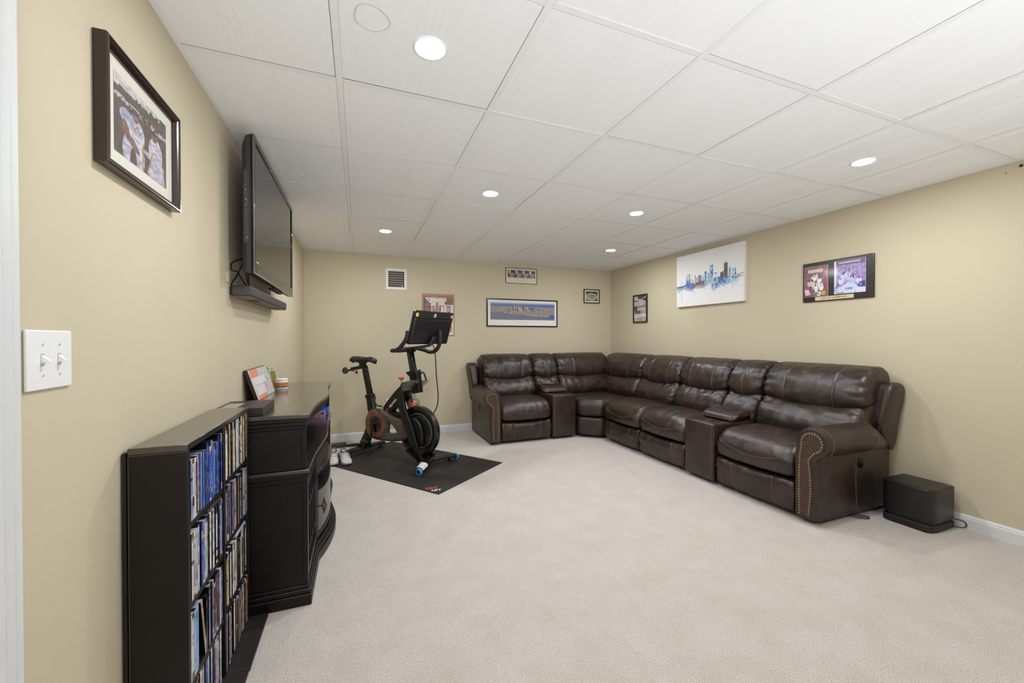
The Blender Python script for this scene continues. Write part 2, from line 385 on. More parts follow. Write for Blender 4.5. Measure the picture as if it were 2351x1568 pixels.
M_case = attr_mat('disc_case', .22)
palettes = {
 'blue': [(35, 60, 165), (60, 95, 200), (90, 140, 215), (40, 70, 130), (25, 35, 80), (110, 160, 215), (70, 110, 190)],
 'mixed': [(205, 205, 210), (120, 130, 170), (60, 60, 70), (165, 140, 150), (225, 222, 215), (90, 80, 90), (150, 170, 205), (60, 75, 150), (130, 60, 55), (190, 180, 160)],
 'white': [(225, 224, 226), (200, 205, 220), (235, 232, 225), (60, 70, 160), (170, 185, 215), (215, 205, 200), (120, 50, 45), (50, 45, 50)],
 'warm': [(205, 185, 140), (225, 215, 190), (40, 36, 36), (190, 120, 70), (235, 228, 215), (160, 150, 140), (215, 195, 120), (110, 95, 80), (150, 160, 190)],
 'dusk': [(170, 150, 160), (110, 95, 120), (200, 190, 195), (80, 70, 85), (150, 120, 115), (190, 170, 170), (95, 100, 140)]}
names_rgb = [('blue', (45, 75, 180)), ('navy', (25, 35, 90)), ('pale blue', (130, 165, 215)), ('white', (228, 226, 222)), ('grey', (150, 150, 155)), ('black', (40, 38, 40)),
             ('dark red', (130, 45, 45)), ('orange', (200, 115, 60)), ('tan', (200, 175, 130)), ('mauve', (150, 120, 135)), ('teal', (40, 120, 125)), ('yellow', (215, 205, 90)), ('purple', (90, 80, 150)), ('brown', (110, 80, 60))]
def cname(c): return min(names_rgb, key=lambda n: sum((a - b) ** 2 for a, b in zip(n[1], c)))[0]
ORD = ['first', 'second', 'third', 'fourth', 'fifth', 'sixth', 'seventh', 'eighth', 'ninth', 'tenth', 'eleventh', 'twelfth', 'thirteenth', 'fourteenth', 'fifteenth', 'sixteenth', 'seventeenth', 'eighteenth', 'nineteenth', 'twentieth', 'twenty-first', 'twenty-second', 'twenty-third', 'twenty-fourth', 'twenty-fifth']
rs = random.Random(21)
def disc_case(y0, w, z0, h, xf_, base, label, group, lean=0, flat=False, acc=None):
    """case with a printed spine (bands of colour and title marks); the spine faces the room"""
    d = .128 if not flat else .12
    me = bpy.data.meshes.new('disc_case'); v = []; f = []; cols = []
    def q(pts, c):
        i = len(v); v.extend(pts); f.append((i, i + 1, i + 2, i + 3)); cols.extend([c] * 4)
    dark = tuple(x * .25 for x in base); W = w - .0007
    box_c = (.06, .06, .065) if base[2] < 200 or base[0] > 90 else (.12, .2, .5)
    xb, xf2 = -d, 0
    top_c = tuple(.35 * x + .45 for x in (base[0] / 255, base[1] / 255, base[2] / 255)) if rs.random() < .45 else (.13, .13, .14)
    q([(xb, 0, h), (xf2, 0, h), (xf2, W, h), (xb, W, h)], top_c)
    q([(xb, 0, 0), (xb, W, 0), (xf2, W, 0), (xf2, 0, 0)], box_c)
    q([(xb, 0, 0), (xf2, 0, 0), (xf2, 0, h), (xb, 0, h)], box_c); q([(xb, W, 0), (xb, W, h), (xf2, W, h), (xf2, W, 0)], box_c)
    q([(xb, 0, 0), (xb, 0, h), (xb, W, h), (xb, W, 0)], box_c)
    B = [x / 255 for x in base]
    acc = acc or [x / 255 for x in rs.choice(palettes['mixed'])]
    zs = [0, .05, .12] + sorted(rs.uniform(.14, .84) for _ in range(9)) + [.86, .92, 1]
    lum = sum(B) / 3; ink = (.08, .07, .09) if lum > .5 else (.85, .84, .82)
    for k in range(len(zs) - 1):
        za, zb = zs[k] * h, zs[k + 1] * h
        c = list(B)
        if k in (0, len(zs) - 2) and rs.random() < .45: c = acc
        elif rs.random() < .35: c = [x * rs.uniform(.8, 1.1) for x in B]
        elif rs.random() < .08: c = acc
        title = 2 < k < len(zs) - 2 and rs.random() < .6
        if title and rs.random() < .7:
            m = .28 * W
            q([(xf2, 0, za), (xf2, m, za), (xf2, m, zb), (xf2, 0, zb)], tuple(c)); q([(xf2, W - m, za), (xf2, W, za), (xf2, W, zb), (xf2, W - m, zb)], tuple(c))
            g = [c[i] * .6 + ink[i] * .4 for i in range(3)]
            q([(xf2, m, za), (xf2, W - m, za), (xf2, W - m, zb), (xf2, m, zb)], tuple(g))
        else: q([(xf2, 0, za), (xf2, W, za), (xf2, W, zb), (xf2, 0, zb)], tuple(c))
    me.from_pydata(v, [], f); me.update()
    at = me.color_attributes.new('Col', 'FLOAT_COLOR', 'CORNER')
    for i, c in enumerate(cols):
        g = sum(c) / 3; c = [max(0, min(1, g + (x - g) * .78)) for x in c]; at.data[i].color = (*lin(c), 1)
    me.materials.append(M_case)
    o = bpy.data.objects.new('disc_case', me); COL.objects.link(o); o.location = (xf_, y0, z0)
    if lean: o.rotation_euler = (lean, 0, 0)
    if flat: o.rotation_euler = (-PI / 2, 0, 0)
    ORG[o.name] = Vector((xf_, y0, z0))
    return props(o, label, 'disc case', group)
rowname = ['bottom', 'third', 'second', 'top']
def fill(bay, ya, yb, shelves, plan):
    for r, z0 in enumerate(shelves):
        y = ya; i = 0; pal, first, gap = plan[r]
        while True:
            w = rs.choice((.0142, .0142, .0142, .0146, .0118))
            if pal == 'blue': w = rs.choice((.0122, .0118, .0142))
            if y + w > yb - .001: break
            if gap and gap[0] < y < gap[1]: y += .006; continue
            base = first[i] if i < len(first) else rs.choice(palettes[pal])
            h = .172 if w < .0125 else .190
            lab = '%s-spined disc case, %s from the left on the %s shelf of the %s bay' % (cname(base), ORD[min(i, 24)], rowname[r], bay)
            o = disc_case(y, w, z0 + .0005, h, BX1 - .0035 - rs.uniform(0, .006) * (rs.random() < .4), base, lab, 'disc cases on the %s shelf of the %s bay' % (rowname[r], bay))
            y += w + (.0002 if rs.random() < .8 else .0012); i += 1
TEAL, PB, WH, BK, TAN = (40, 120, 125), (150, 180, 225), (230, 228, 222), (45, 42, 45), (205, 175, 150)
fill('near', Y0 + .0182, 1.6348, near_sh, [
    ('white', [(235, 225, 190), WH, (60, 80, 170)], None),
    ('mixed', [WH, (200, 205, 215), PB, (110, 165, 225), (120, 170, 225), BK], (1.418, 1.468)),
    ('white', [(170, 120, 100), (215, 205, 195), (205, 200, 200), (190, 190, 195), (190, 200, 220), (50, 55, 165), (60, 60, 170), (130, 160, 215)], None),
    ('blue', [TEAL, PB, (200, 200, 215), WH, (60, 55, 60), TAN, (60, 60, 45), (55, 60, 170)], None)])
fill('far', 1.6532, Y1 - .0165, far_sh, [
    ('warm', [(170, 140, 160), (190, 160, 180), (160, 140, 160), (120, 110, 150), (180, 170, 150)], (1.792, 1.803)),
    ('warm', [(60, 60, 70), (210, 190, 120), (215, 205, 150), (225, 220, 205), WH, WH, (225, 220, 225)], None),
    ('dusk', [(190, 185, 195), (110, 100, 120)], None),
    ('warm', [(190, 130, 130), WH, (235, 232, 228), BK, (225, 195, 120), (230, 215, 160)], None)])
# a case leaning into the gap on the third shelf of the near bay, cases lying flat on the rows
disc_case(1.462, .0142, .2245 + .002, .185, BX1 - .004, (205, 160, 135), 'tan disc case leaning left in the gap, third shelf of the near bay', 'leaning disc cases', lean=.20)
disc_case(1.80, .014, .466 + .191 + .0005 + .0142 - .0142, .13, BX1 - .0035, (190, 195, 215), 'pale disc case lying flat on the row, second shelf of the far bay', 'disc cases lying flat', flat=False) if False else None
def flat_case(y, z, col, lab):
    b = MB().box(BX1 - .130, BX1 - .006, y, y + .13, z, z + .0105).build('disc_case', mat('case_' + cname(col).replace(' ', '_'), rgb(*col), .25), loc=(BX1, y, z), bevel=.0008, seg=1)
    props(b, lab, 'disc case', 'disc cases lying flat on the rows')
flat_case(1.80, .234 + .1912, (185, 195, 220), 'pale disc case lying flat on the row, third shelf of the far bay')
flat_case(1.50, .450 + .1912, (70, 66, 70), 'black disc case lying flat on the row, second shelf of the near bay')

# ------------------------------------------------------------------ media console
con = empty('media_console', (-.39, 2.71, 0), 'dark espresso bow front media console below the television', 'media console')
CY, CA, CB = 2.713, 1.974, 3.460
def bow(y, hw, A, x0):
    t = (y - CY) / hw
    return x0 + (A * (1 - t * t) if abs(t) < 1 else 0)
def serp(y, A, x0):
    t = (y - (CY - .05)) / .52
    return x0 + (A * (.5 + .5 * math.cos(PI * t)) if abs(t) < 1 else 0)
XB = XL + .004
def slab(nm, z0, z1, fx, ya, yb, m=M_espr, parent=None, bev=.003, n=44, xb=XB, **k):
    ys = [ya + (yb - ya) * i / n for i in range(n + 1)]
    poly = [(fx(y), y) for y in ys] + [(xb, yb), (xb, ya)]
    return MB().prism(poly, lambda p, q, t: (p, q, t), z0, z1).build(nm, m, parent or con, bevel=bev, seg=2, **k)
slab('top_panel', .838, .856, lambda y: serp(y, .035, -.213), CA - .006, CB + .006, M_esprsheen)
slab('top_moulding', .822, .8378, lambda y: serp(y, .035, -.216), CA - .003, CB + .003)
slab('top_moulding', .804, .8218, lambda y: serp(y, .034, -.221), CA, CB)
slab('top_moulding', .790, .8038, lambda y: serp(y, .033, -.226), CA + .003, CB - .003)
slab('deck_panel', .592, .608, lambda y: serp(y, .025, -.211), CA - .003, CB + .003, M_esprsheen)
slab('deck_moulding', .572, .5918, lambda y: serp(y, .025, -.215), CA, CB)
slab('deck_moulding', .552, .5718, lambda y: serp(y, .024, -.221), CA + .003, CB - .003)
for y0 in (CA + .006, CB - .026):
    p = MB().box(XB, -.229, y0, y0 + .02, .609, .7895).build('upper_side_panel', M_espr, con, bevel=.002)
    q = MB().box(XB, -.223, y0, y0 + .02, .092, .5515).build('lower_side_panel', M_espr, con, bevel=.002)
    MB().box(-.243, -.2255, y0 - .0035, y0 + .0235, .6095, .789).build('corner_stile', M_espr, p, bevel=.002)
    MB().box(-.240, -.2195, y0 - .0035, y0 + .0235, .093, .551).build('corner_stile', M_espr, q, bevel=.002)
MB().box(XB, XB + .006, CA + .03, CB - .03, .09, .789).build('back_panel', M_black, con)
# base plinth with stepped mouldings following the bow
slab('base_plinth', 0, .050, lambda y: bow(y, .37, .060, -.205), CA - .004, CB + .004, bev=.004)
slab('base_moulding', .0502, .072, lambda y: bow(y, .36, .056, -.209), CA, CB, bev=.005)
slab('base_moulding', .0722, .090, lambda y: bow(y, .35, .053, -.216), CA + .003, CB - .003, bev=.004)
slab('bottom_shelf', .0905, .104, lambda y: bow(y, .34, .045, -.232), CA + .03, CB - .03, xb=XB + .008, bev=0)
slab('inner_shelf', .300, .314, lambda y: bow(y, .33, .035, -.245), CA + .03, CB - .03, xb=XB + .008, bev=0)
# bow cap above the curved door, and the flat face behind it
slab('bow_cap', .462, .474, lambda y: bow(y, .345, .055, -.222), CY - .345, CY + .345, M_esprsheen, xb=-.224)
for yy in (CY - .352, CY + .332):
    MB().box(-.245, -.219, yy, yy + .02, .0905, .5515).build('door_post', M_espr, con, bevel=.002)
MB().box(-.236, -.222, CY - .331, CY + .331, .4745, .5515).build('frieze_panel', M_espr, con, bevel=.001)
def curved_door():
    ya, yb = CY - .328, CY + .328
    d = slab('curved_glass_door', .106, .124, lambda y: bow(y, .34, .050, -.222), ya, yb, bev=.002, xb=-.232)
    fx = lambda y: bow(y, .34, .050, -.222)
    for a, c in ((.444, .461),): 
        ys = [ya + (yb - ya) * i / 30 for i in range(31)]
        MB().prism([(fx(y), y) for y in ys] + [(fx(y) - .015, y) for y in reversed(ys)], lambda p, q, t: (p, q, t), a, c).build('door_rail', M_espr, d, bevel=.002)
    for y0 in (ya, yb - .02): MB().prism([(fx(y0), y0), (fx(y0 + .02), y0 + .02), (fx(y0 + .02) - .015, y0 + .02), (fx(y0) - .015, y0)], lambda p, q, t: (p, q, t), .1245, .4435).build('door_stile', M_espr, d, bevel=.002)
    ys = [ya + .02 + (yb - ya - .04) * i / 30 for i in range(31)]
    MB().prism([(fx(y) - .004, y) for y in ys] + [(fx(y) - .008, y) for y in reversed(ys)], lambda p, q, t: (p, q, t), .1243, .4438).build('glass_pane', M_glass, d, smooth=True, auto=.8)
    # twisted wire handle: a stem and a diamond-shaped cage
    hy, hz = ya + .012, .275; hx = fx(hy) + .030
    hb = MB().tube([(fx(hy), hy, hz), (hx, hy, hz)], .0032, 10)
    for k in range(6):
        pth = []
        for q in range(17):
            t = -1 + q / 8; r = .0125 * (1 - abs(t)) + .001; a = k * PI / 3 + t * 1.7
            pth.append((hx + r * math.cos(a), hy + r * math.sin(a), hz + .034 * t))
        hb.tube(pth, .0016, 6)
    for s in (-1, 1): hb.lathe([(.001, -.005), (.0042, -.002), (.0042, .002), (.001, .006)], (hx, hy, hz + s * .037), (0, 0, s), 12)
    hb.build('door_handle', mat('dark_bronze', rgb(70, 62, 58), .3, metal=.8), d, smooth=True)
curved_door()
for ya, yb in ((CA + .031, CY - .354), (CY + .354, CB - .031)):
    x1 = -.2215
    d = MB().box(x1 - .016, x1, ya, ya + .028, .106, .545).box(x1 - .016, x1, yb - .028, yb, .106, .545).box(x1 - .016, x1, ya + .028, yb - .028, .106, .136).box(x1 - .016, x1, ya + .028, yb - .028, .515, .545).build('side_glass_door', M_espr, con, bevel=.0015)
    MB().box(x1 - .010, x1 - .007, ya + .0281, yb - .0281, .1361, .5149).build('glass_pane', M_glass, d)
    w = (yb - ya - .056)
    for k in (1, 2, 3):
        yy = ya + .028 + w * k / 4; MB().box(x1 - .0065, x1 - .0008, yy - .004, yy + .004, .1362, .5148).build('muntin', M_espr, d)
    for zz in (.215, .42): MB().box(x1 - .0060, x1 - .0012, ya + .0282, yb - .0282, zz - .004, zz + .004).build('muntin', M_espr, d)
# things kept inside, dimly seen through the glass
for i, (y, c) in enumerate(((2.50, (190, 95, 60)), (2.545, (60, 90, 60)), (2.60, (200, 190, 175)), (2.66, (150, 60, 50)), (2.75, (90, 90, 110)), (2.82, (180, 150, 110)))):
    MB().box(-.40, -.27, y, y + .032, .3145, .425 + .01 * (i % 3)).build('game_box', mat('game_box_%d' % i, rgb(*c), .4), loc=(-.33, y, .3145), bevel=.001, label='%s box standing inside the console behind the curved glass door, %s from the left' % (cname(c), ORD[i]), cat='box', group='boxes inside the media console')
MB().box(-.50, -.27, 2.46, 2.90, .1045, .165).build('disc_player', M_black, loc=(-.38, 2.68, .1045), bevel=.003, label='black flat player on the bottom shelf behind the curved glass', cat='player')
# blue case and pink booklet in the open bay
c = MB().box(-.345, -.225, 3.30, 3.425, .6085, .662).build('game_case', mat('case_blue', rgb(35, 75, 165), .25), loc=(-.28, 3.36, .6085), bevel=.004, label='bright blue plastic box at the far end of the console\'s open bay', cat='box')
MB().box(-.335, -.235, 3.299, 3.3, .618, .625).box(-.335, -.235, 3.299, 3.3, .645, .652).build('lighter_band', mat('case_lightblue', rgb(100, 150, 225), .25), c)
bk = empty('booklet', (-.27, 3.15, .6085), 'pink illustrated booklet leaning beside the blue box in the open bay', 'booklet')
MB().box(-.37, -.236, 3.24, 3.252, .6085, .655).build('cover', mat('pink_print', rgb(190, 130, 150), .4, col2=rgb(150, 120, 165), vscale=30), bk)
MB().lathe([(.0001, .0006), (.008, .0006), (.008, 0)], (-.258, 3.2395, .638), (0, -1, 0), 12).build('black_mark', M_black, bk)

# ------------------------------------------------------------------ things on top of the console
ZC = .8565
bx = empty('black_box', (-.49, 2.12, ZC), 'flat black box with a silver sticker on the near end of the console', 'box')
MB().box(XL + .006, -.394, 2.000, 2.245, ZC, ZC + .036).build('box_body', mat('box_black', rgb(42, 38, 36), .4, bump=.0002, bscale=500), bx, bevel=.002)
MB().box(XL + .0055, -.3935, 1.9995, 2.2455, ZC + .010, ZC + .0115).build('lid_line', M_black, bx)
MB().box(-.560, -.497, 2.015, 2.16, ZC + .0363, ZC + .0368).build('sticker', mat('silver_sticker', rgb(165, 150, 145), .4), bx)
# tilted picture block: dark sides, pale face with orange corners and a shuttle shape
pq = empty('picture_block', (-.54, 2.70, ZC), 'tilted wooden picture block with grey and orange lettered print leaning on the wall', 'picture block')
bl, br, tl_, tr_ = Vector((-.508, 2.475, ZC + .001)), Vector((-.508, 2.915, ZC + .001)), Vector((-.560, 2.475, 1.022)), Vector((-.560, 2.915, 1.022))
nrm = (br - bl).cross(tl_ - bl).normalized()
if nrm.x < 0: nrm = -nrm
b = MB(); b.loft([[tuple(p) for p in (bl, br, tr_, tl_)], [tuple(p - nrm * .0 + Vector((-.018, 0, -.0))) for p in (bl, br, tr_, tl_)]])
b.build('block', mat('block_dark', rgb(48, 36, 32), .5), pq, bevel=.0015)
h, w = 110, 130; img = np.ones((h, w, 3)) * np.array([.80, .78, .76]); n = smooth_noise(h, w, 9, 4)[..., None]
img = img * (1 - .1 * n); X_, Y_ = np.meshgrid(np.linspace(0, 1, w), np.linspace(0, 1, h))
OR_ = np.array([.86, .55, .44])
img[(X_ < .42) & (Y_ < .27)] = OR_; img[(X_ < .55) & (Y_ > .88)] = OR_; img[(X_ < .035)] = (.9, .82, .84)
for (ya, yb, xa, xb) in ((.28, .52, .08, .72), (.56, .86, .10, .52)):
    k = (Y_ > ya) & (Y_ < yb) & (X_ > xa) & (X_ < xb)
    bar = (np.sin(X_ * 150 - Y_ * 5) > .0) & k; img[k] = (.88, .88, .885); img[bar & (smooth_noise(h, w, 12, 8) > .3)] = (.78, .80, .82)
img[(abs(X_ - .62 - .1 * (Y_ - .6)) < .05 * (1 - abs(Y_ - .68) / .2).clip(0, 1))] = (.84, .52, .42)
img[(abs((X_ - .78) * .8 - (Y_ - .42)) < .012) & (X_ > .72) & (X_ < .9)] = (.4, .33, .32)
e_ = nrm * .0012
grid_paint('printed_face', img, tl_ + e_, tr_ - tl_, bl - tl_, parent=pq)
# little green block and candle jar
gb = empty('small_block', (-.55, 3.02, ZC), 'small green wooden block with white flower print behind the candle jar', 'block')
z0 = ZC; g0, g1, g2, g3 = Vector((-.535, 3.00, z0)), Vector((-.520, 3.135, z0)), Vector((-.556, 3.135, 1.005)), Vector((-.566, 3.00, 1.005))
b = MB(); b.loft([[tuple(p) for p in (g0, g1, g2, g3)], [tuple(p + Vector((-.013, 0, 0))) for p in (g0, g1, g2, g3)]]); b.build('block', mat('olive_edge', rgb(120, 112, 50), .5), gb)
h, w = 50, 40; img = np.ones((h, w, 3)) * np.array([.58, .62, .52]); X_, Y_ = np.meshgrid(np.linspace(-1, 1, w), np.linspace(-1, 1, h))
for cx_, cy_, r in ((0, 0, .32), (-.5, -.6, .2), (.55, .5, .2), (.5, -.5, .22), (-.55, .6, .2)):
    rr_ = np.hypot(X_ - cx_, Y_ - cy_); img[(rr_ < r)] = (.85, .88, .80); img[(rr_ < r * .45)] = (.55, .6, .5)
img[(abs(X_) > .93) | (abs(Y_) > .94)] = (.88, .9, .86)
nn = (g1 - g0).cross(g3 - g0).normalized(); nn = nn if nn.x > 0 else -nn
grid_paint('printed_face', img, g3 + nn * .001, g2 - g3, g0 - g3, parent=gb)
jar = empty('candle_jar', (-.487, 3.02, ZC), 'white candle jar with an orange label on the console', 'candle jar')
jc = (-.487, 3.02, ZC)
MB().lathe([(.036, .0), (.0385, .003), (.0385, .052), (.037, .056)], jc, n=40).build('jar_body', M_white, jar, smooth=True, auto=.7)
MB().lathe([(.036, .0562), (.0375, .058), (.0375, .066), (.033, .071), (.001, .072)], jc, n=40).build('lid', M_white, jar, smooth=True, auto=.7)
MB().lathe([(.0388, .014), (.0388, .045)], jc, n=40).build('label_band', mat('orange_label', rgb(205, 125, 72), .4), jar, smooth=True) if False else None
b = MB(); b.loft([[(jc[0] + .0389 * math.cos(a), jc[1] + .0389 * math.sin(a), jc[2] + z) for a in [2 * PI * q / 40 for q in range(40)]] for z in (.016, .046)], True, False); b.build('orange_label', mat('orange_label', rgb(206, 124, 70), .4), jar, smooth=True)
b = MB(); b.loft([[(jc[0] + .0391 * math.cos(a), jc[1] + .0391 * math.sin(a), jc[2] + z + (k and .002 * math.sin(5 * a))) for a in [2 * PI * q / 40 for q in range(40)]] for k, z in ((0, .0145), (1, .0195))], True, False); b.build('dark_band', mat('plum_band', rgb(70, 28, 50), .4), jar, smooth=True)
# ------------------------------------------------------------------ television, soundbar, cables
tv = empty('television', (-.50, 2.735, 1.83), 'wall mounted flat black television with a glossy bezel', 'television')
TX, TA, TB, TZ0, TZ1 = -.455, 2.166, 3.292, 1.498, 2.152
fr = MB(); iy, iz0, iz1 = .030, .062, .032
fr.box(TX - .016, TX, TA, TA + iy, TZ0, TZ1).box(TX - .016, TX, TB - iy, TB, TZ0, TZ1).box(TX - .016, TX, TA + iy, TB - iy, TZ0, TZ0 + iz0).box(TX - .016, TX, TA + iy, TB - iy, TZ1 - iz1, TZ1)
fr.build('bezel', M_gloss, tv, bevel=.004, seg=3)
MB().box(TX - .014, TX - .0055, TA + iy - .003, TB - iy + .003, TZ0 + iz0 - .003, TZ1 - iz1 + .003).build('screen', mat('lcd_screen', rgb(26, 26, 27), .09, spec=.9), tv)
MB().box(TX - .0035, TX + .0012, TA + .001, TB - .001, TZ0 - .003, TZ0 + .006).build('bottom_strip', mat('smoked_strip', rgb(120, 118, 120), .25, metal=.5), tv, bevel=.001)
MB().box(TX - .006, TX - .0005, TA - .0022, TA + .0002, TZ0, TZ1).build('side_strip', MATS['smoked_strip'], tv)
b = MB(); 
for x, gy, gz0, gz1 in ((TX - .0162, .0, .0, .0), (TX - .040, .004, .012, .012), (TX - .052, .03, .03, .05)):
    pass
b.loft([[(x, TA + g, TZ0 + h0), (x, TB - g, TZ0 + h0), (x, TB - g, TZ1 - h1), (x, TA + g, TZ1 - h1)] for x, g, h0, h1 in ((TX - .0162, .001, .001, .001), (TX - .036, .001, .003, .012), (TX - .052, .012, .02, .055))])
b.build('back_housing', mat('tv_back_plastic', rgb(40, 37, 38), .45, bump=.0002, bscale=700), tv, bevel=.002)
b = MB().box(TX - .044, TX - .022, TA - .0012, TA + .001, 1.64, 1.98); pan = b.build('port_panel', mat('port_grey', rgb(52, 48, 48), .5), tv)
mk = MB(); z = 1.66
rs2 = random.Random(5)
while z < 1.965:
    hgt = rs2.choice((.003, .005, .010, .002)); x = TX - .034 + rs2.uniform(-.004, .004)
    mk.box(x, x + rs2.choice((.001, .003, .004)), TA - .0018, TA - .0012, z, z + hgt); z += hgt + rs2.choice((.004, .006, .016))
mk.build('port_markings', mat('marking_tan', rgb(150, 135, 112), .5), pan, kind='stuff')
MB().box(XL + .0005, XL + .012, 2.55, 2.92, 1.68, 2.02).box(XL + .012, TX - .0525, 2.62, 2.66, 1.66, 2.04).box(XL + .012, TX - .0525, 2.80, 2.84, 1.66, 2.04).build('wall_bracket', M_blackm, tv)
MB().box(TX - .05, TX - .018, 2.72, 3.0, TZ0 - .012, TZ0 + .0005).build('stand_socket', MATS['tv_back_plastic'], tv, bevel=.004)
sb = empty('soundbar', (-.53, 2.744, 1.42), 'slim dark grey soundbar mounted on the wall beneath the television', 'soundbar')
MB().box(-.571, -.488, 2.245, 3.243, 1.399, 1.450).build('body', mat('soundbar_fabric', rgb(66, 62, 62), .6, bump=.0004, bscale=900), sb, bevel=.010, seg=4)
MB().box(-.566, -.494, 2.252, 3.236, 1.3962, 1.3995).build('underside', mat('soundbar_base', rgb(110, 98, 84), .5), sb, bevel=.001)
for y in (2.44, 2.98): MB().box(-.550, -.505, y, y + .10, 1.3945, 1.3963).build('foot_pad', M_rubber, sb, bevel=.001)
for y in (2.27, 2.70, 3.17): MB().box(XL + .0005, -.5705, y, y + .04, 1.405, 1.444).build('wall_bracket', M_black, sb)
cb = empty('hanging_cables', (-.55, 2.3, 1.5), 'loop of black cables hanging between the television and soundbar', 'cables')
def curve_pts(P, n=10):
    P = [Vector(p) for p in P]; out = []
    for i in range(len(P) - 1):
        p0, p1, p2, p3 = P[max(i - 1, 0)], P[i], P[i + 1], P[min(i + 2, len(P) - 1)]
        for q in range(n):
            t = q / n; out.append(.5 * ((2 * p1) + (p2 - p0) * t + (2 * p0 - 5 * p1 + 4 * p2 - p3) * t * t + (3 * p1 - p0 - 3 * p2 + p3) * t ** 3))
    return out + [P[-1]]
for P in ([(-.545, 2.37, 1.60), (-.575, 2.29, 1.565), (-.574, 2.27, 1.525), (-.565, 2.33, 1.525), (-.56, 2.38, 1.50), (-.552, 2.44, 1.470), (-.55, 2.46, 1.455)],
          [(-.545, 2.39, 1.60), (-.562, 2.36, 1.54), (-.57, 2.33, 1.50), (-.574, 2.275, 1.462), (-.572, 2.262, 1.44)],
          [(-.54, 2.44, 1.60), (-.548, 2.42, 1.53), (-.548, 2.46, 1.48), (-.548, 2.50, 1.458), (-.548, 2.47, 1.4515)],
          [(-.538, 2.47, 1.60), (-.545, 2.455, 1.54), (-.545, 2.455, 1.49), (-.545, 2.455, 1.452)]):
    MB().tube(curve_pts(P), .0032, 8).build('cable', M_rubber, cb, smooth=True)
MB().box(XL + .0003, XL + .006, 2.212, 2.243, 1.46, 1.508).build('cable_plate', M_wall, loc=(XL, 2.228, 1.48), bevel=.001, label='thin painted cable cover on the wall by the soundbar end', cat='cable cover')
# ------------------------------------------------------------------ light switch
sw = empty('light_switch', (XL, 1.07, 1.151), 'white double toggle light switch plate beside the door casing', 'light switch')
SX = XL + .006
pl = MB().prism([(1.007, 1.092), (1.132, 1.092), (1.132, 1.209), (1.007, 1.209)], lambda p, q, t: (t, p, q), XL + .0002, SX).build('switch_plate', M_white, sw, bevel=.0035, seg=4)
for y in (1.047, 1.093):
    MB().box(SX - .001, SX + .0004, y - .0052, y + .0052, 1.139, 1.163).build('toggle_slot', mat('shadow_white', rgb(190, 188, 184), .5), pl)
    t = MB(); t.loft([[(SX - .0004, y - .0042, 1.142), (SX - .0004, y + .0042, 1.142), (SX - .0004, y + .0042, 1.1605), (SX - .0004, y - .0042, 1.1605)], [(SX + .004, y - .0038, 1.1465), (SX + .004, y + .0038, 1.1465), (SX + .004, y + .0038, 1.1565), (SX + .004, y - .0038, 1.1565)], [(SX + .0125, y - .003, 1.143), (SX + .0125, y + .003, 1.143), (SX + .0125, y + .003, 1.1485), (SX + .0125, y - .003, 1.1485)]])
    t.build('toggle', M_white, sw, bevel=.0008)
    for z in (1.121, 1.181):
        s = MB().lathe([(.0034, .0), (.0032, .0008), (.0001, .0012)], (SX, y, z), (1, 0, 0), 16).build('screw', M_white, sw, smooth=True)
        MB().box(SX + .0009, SX + .0014, y - .0004, y + .0004, z - .0025, z + .0025).build('screw_slot', M_edge, s)
# ------------------------------------------------------------------ framed signed photograph
def frame_box4(b, x0, x1, ya, yb, za, zb, w):
    return b.box(x0, x1, ya, ya + w, za, zb).box(x0, x1, yb - w, yb, za, zb).box(x0, x1, ya + w, yb - w, za, za + w).box(x0, x1, ya + w, yb - w, zb - w, zb)
M_maho = mat('mahogany_frame', rgb(42, 20, 20), .25, var=.3, vscale=10, coat=.4)
fp = empty('framed_photograph', (XL, 1.43, 1.77), 'mahogany framed photograph of two ballplayers with a cream mat, near the door', 'framed picture')
PA, PB_, PZ0, PZ1 = 1.222, 1.632, 1.612, 1.922
def mitred(nm, rings, m, parent, axis):
    """picture-frame moulding: list of (inset, depth) profile points swept round a rectangle with mitred corners"""
    b = MB(); R = []
    for ins, dep in rings: R.append(axis(ins, dep))
    n = len(R); V = [[b.pt(p) for p in r] for r in R]
    for a in range(n):
        c = (a + 1) % n
        for k in range(4): b.f.append((V[a][k], V[a][(k + 1) % 4], V[c][(k + 1) % 4], V[c][k]))
    return b.build(nm, m, parent)
def rectL(ya, yb, za, zb): return lambda i, d: [(XL + d, ya + i, za + i), (XL + d, yb - i, za + i), (XL + d, yb - i, zb - i), (XL + d, ya + i, zb - i)]
def rectR(ya, yb, za, zb): return lambda i, d: [(XR - d, ya + i, za + i), (XR - d, yb - i, za + i), (XR - d, yb - i, zb - i), (XR - d, ya + i, zb - i)]
def rectBk(xa, xb, za, zb): return lambda i, d: [(xa + i, YB - d, za + i), (xb - i, YB - d, za + i), (xb - i, YB - d, zb - i), (xa + i, YB - d, zb - i)]
mitred('frame', [(0, .001), (0, .026), (.002, .029), (.006, .029), (.008, .026), (.013, .027), (.016, .024), (.020, .018), (.0215, .016), (.0215, .006), (.02, .001)], M_maho, fp, rectL(PA, PB_, PZ0, PZ1))
MB().box(XL + .001, XL + .011, PA + .0216, PB_ - .0216, PZ0 + .0216, PZ1 - .0216).build('mat_board', mat('cream_mat', rgb(240, 234, 218), .8), fp)
h, w = 190, 150; X_, Y_ = np.meshgrid(np.linspace(0, 1, w), np.linspace(0, 1, h))
img = np.ones((h, w, 3)) * np.array([.40, .34, .30]) * (.9 + .2 * smooth_noise(h, w, 6, 3)[..., None])
cl = smooth_noise(h, w, 5, 9)
img[(Y_ < .09 - .09 * X_ + .08 * cl) & (X_ < .85)] = (.88, .86, .84)
img[(abs(Y_ - .26) < .035) & (cl > .55)] = (.78, .76, .80); 
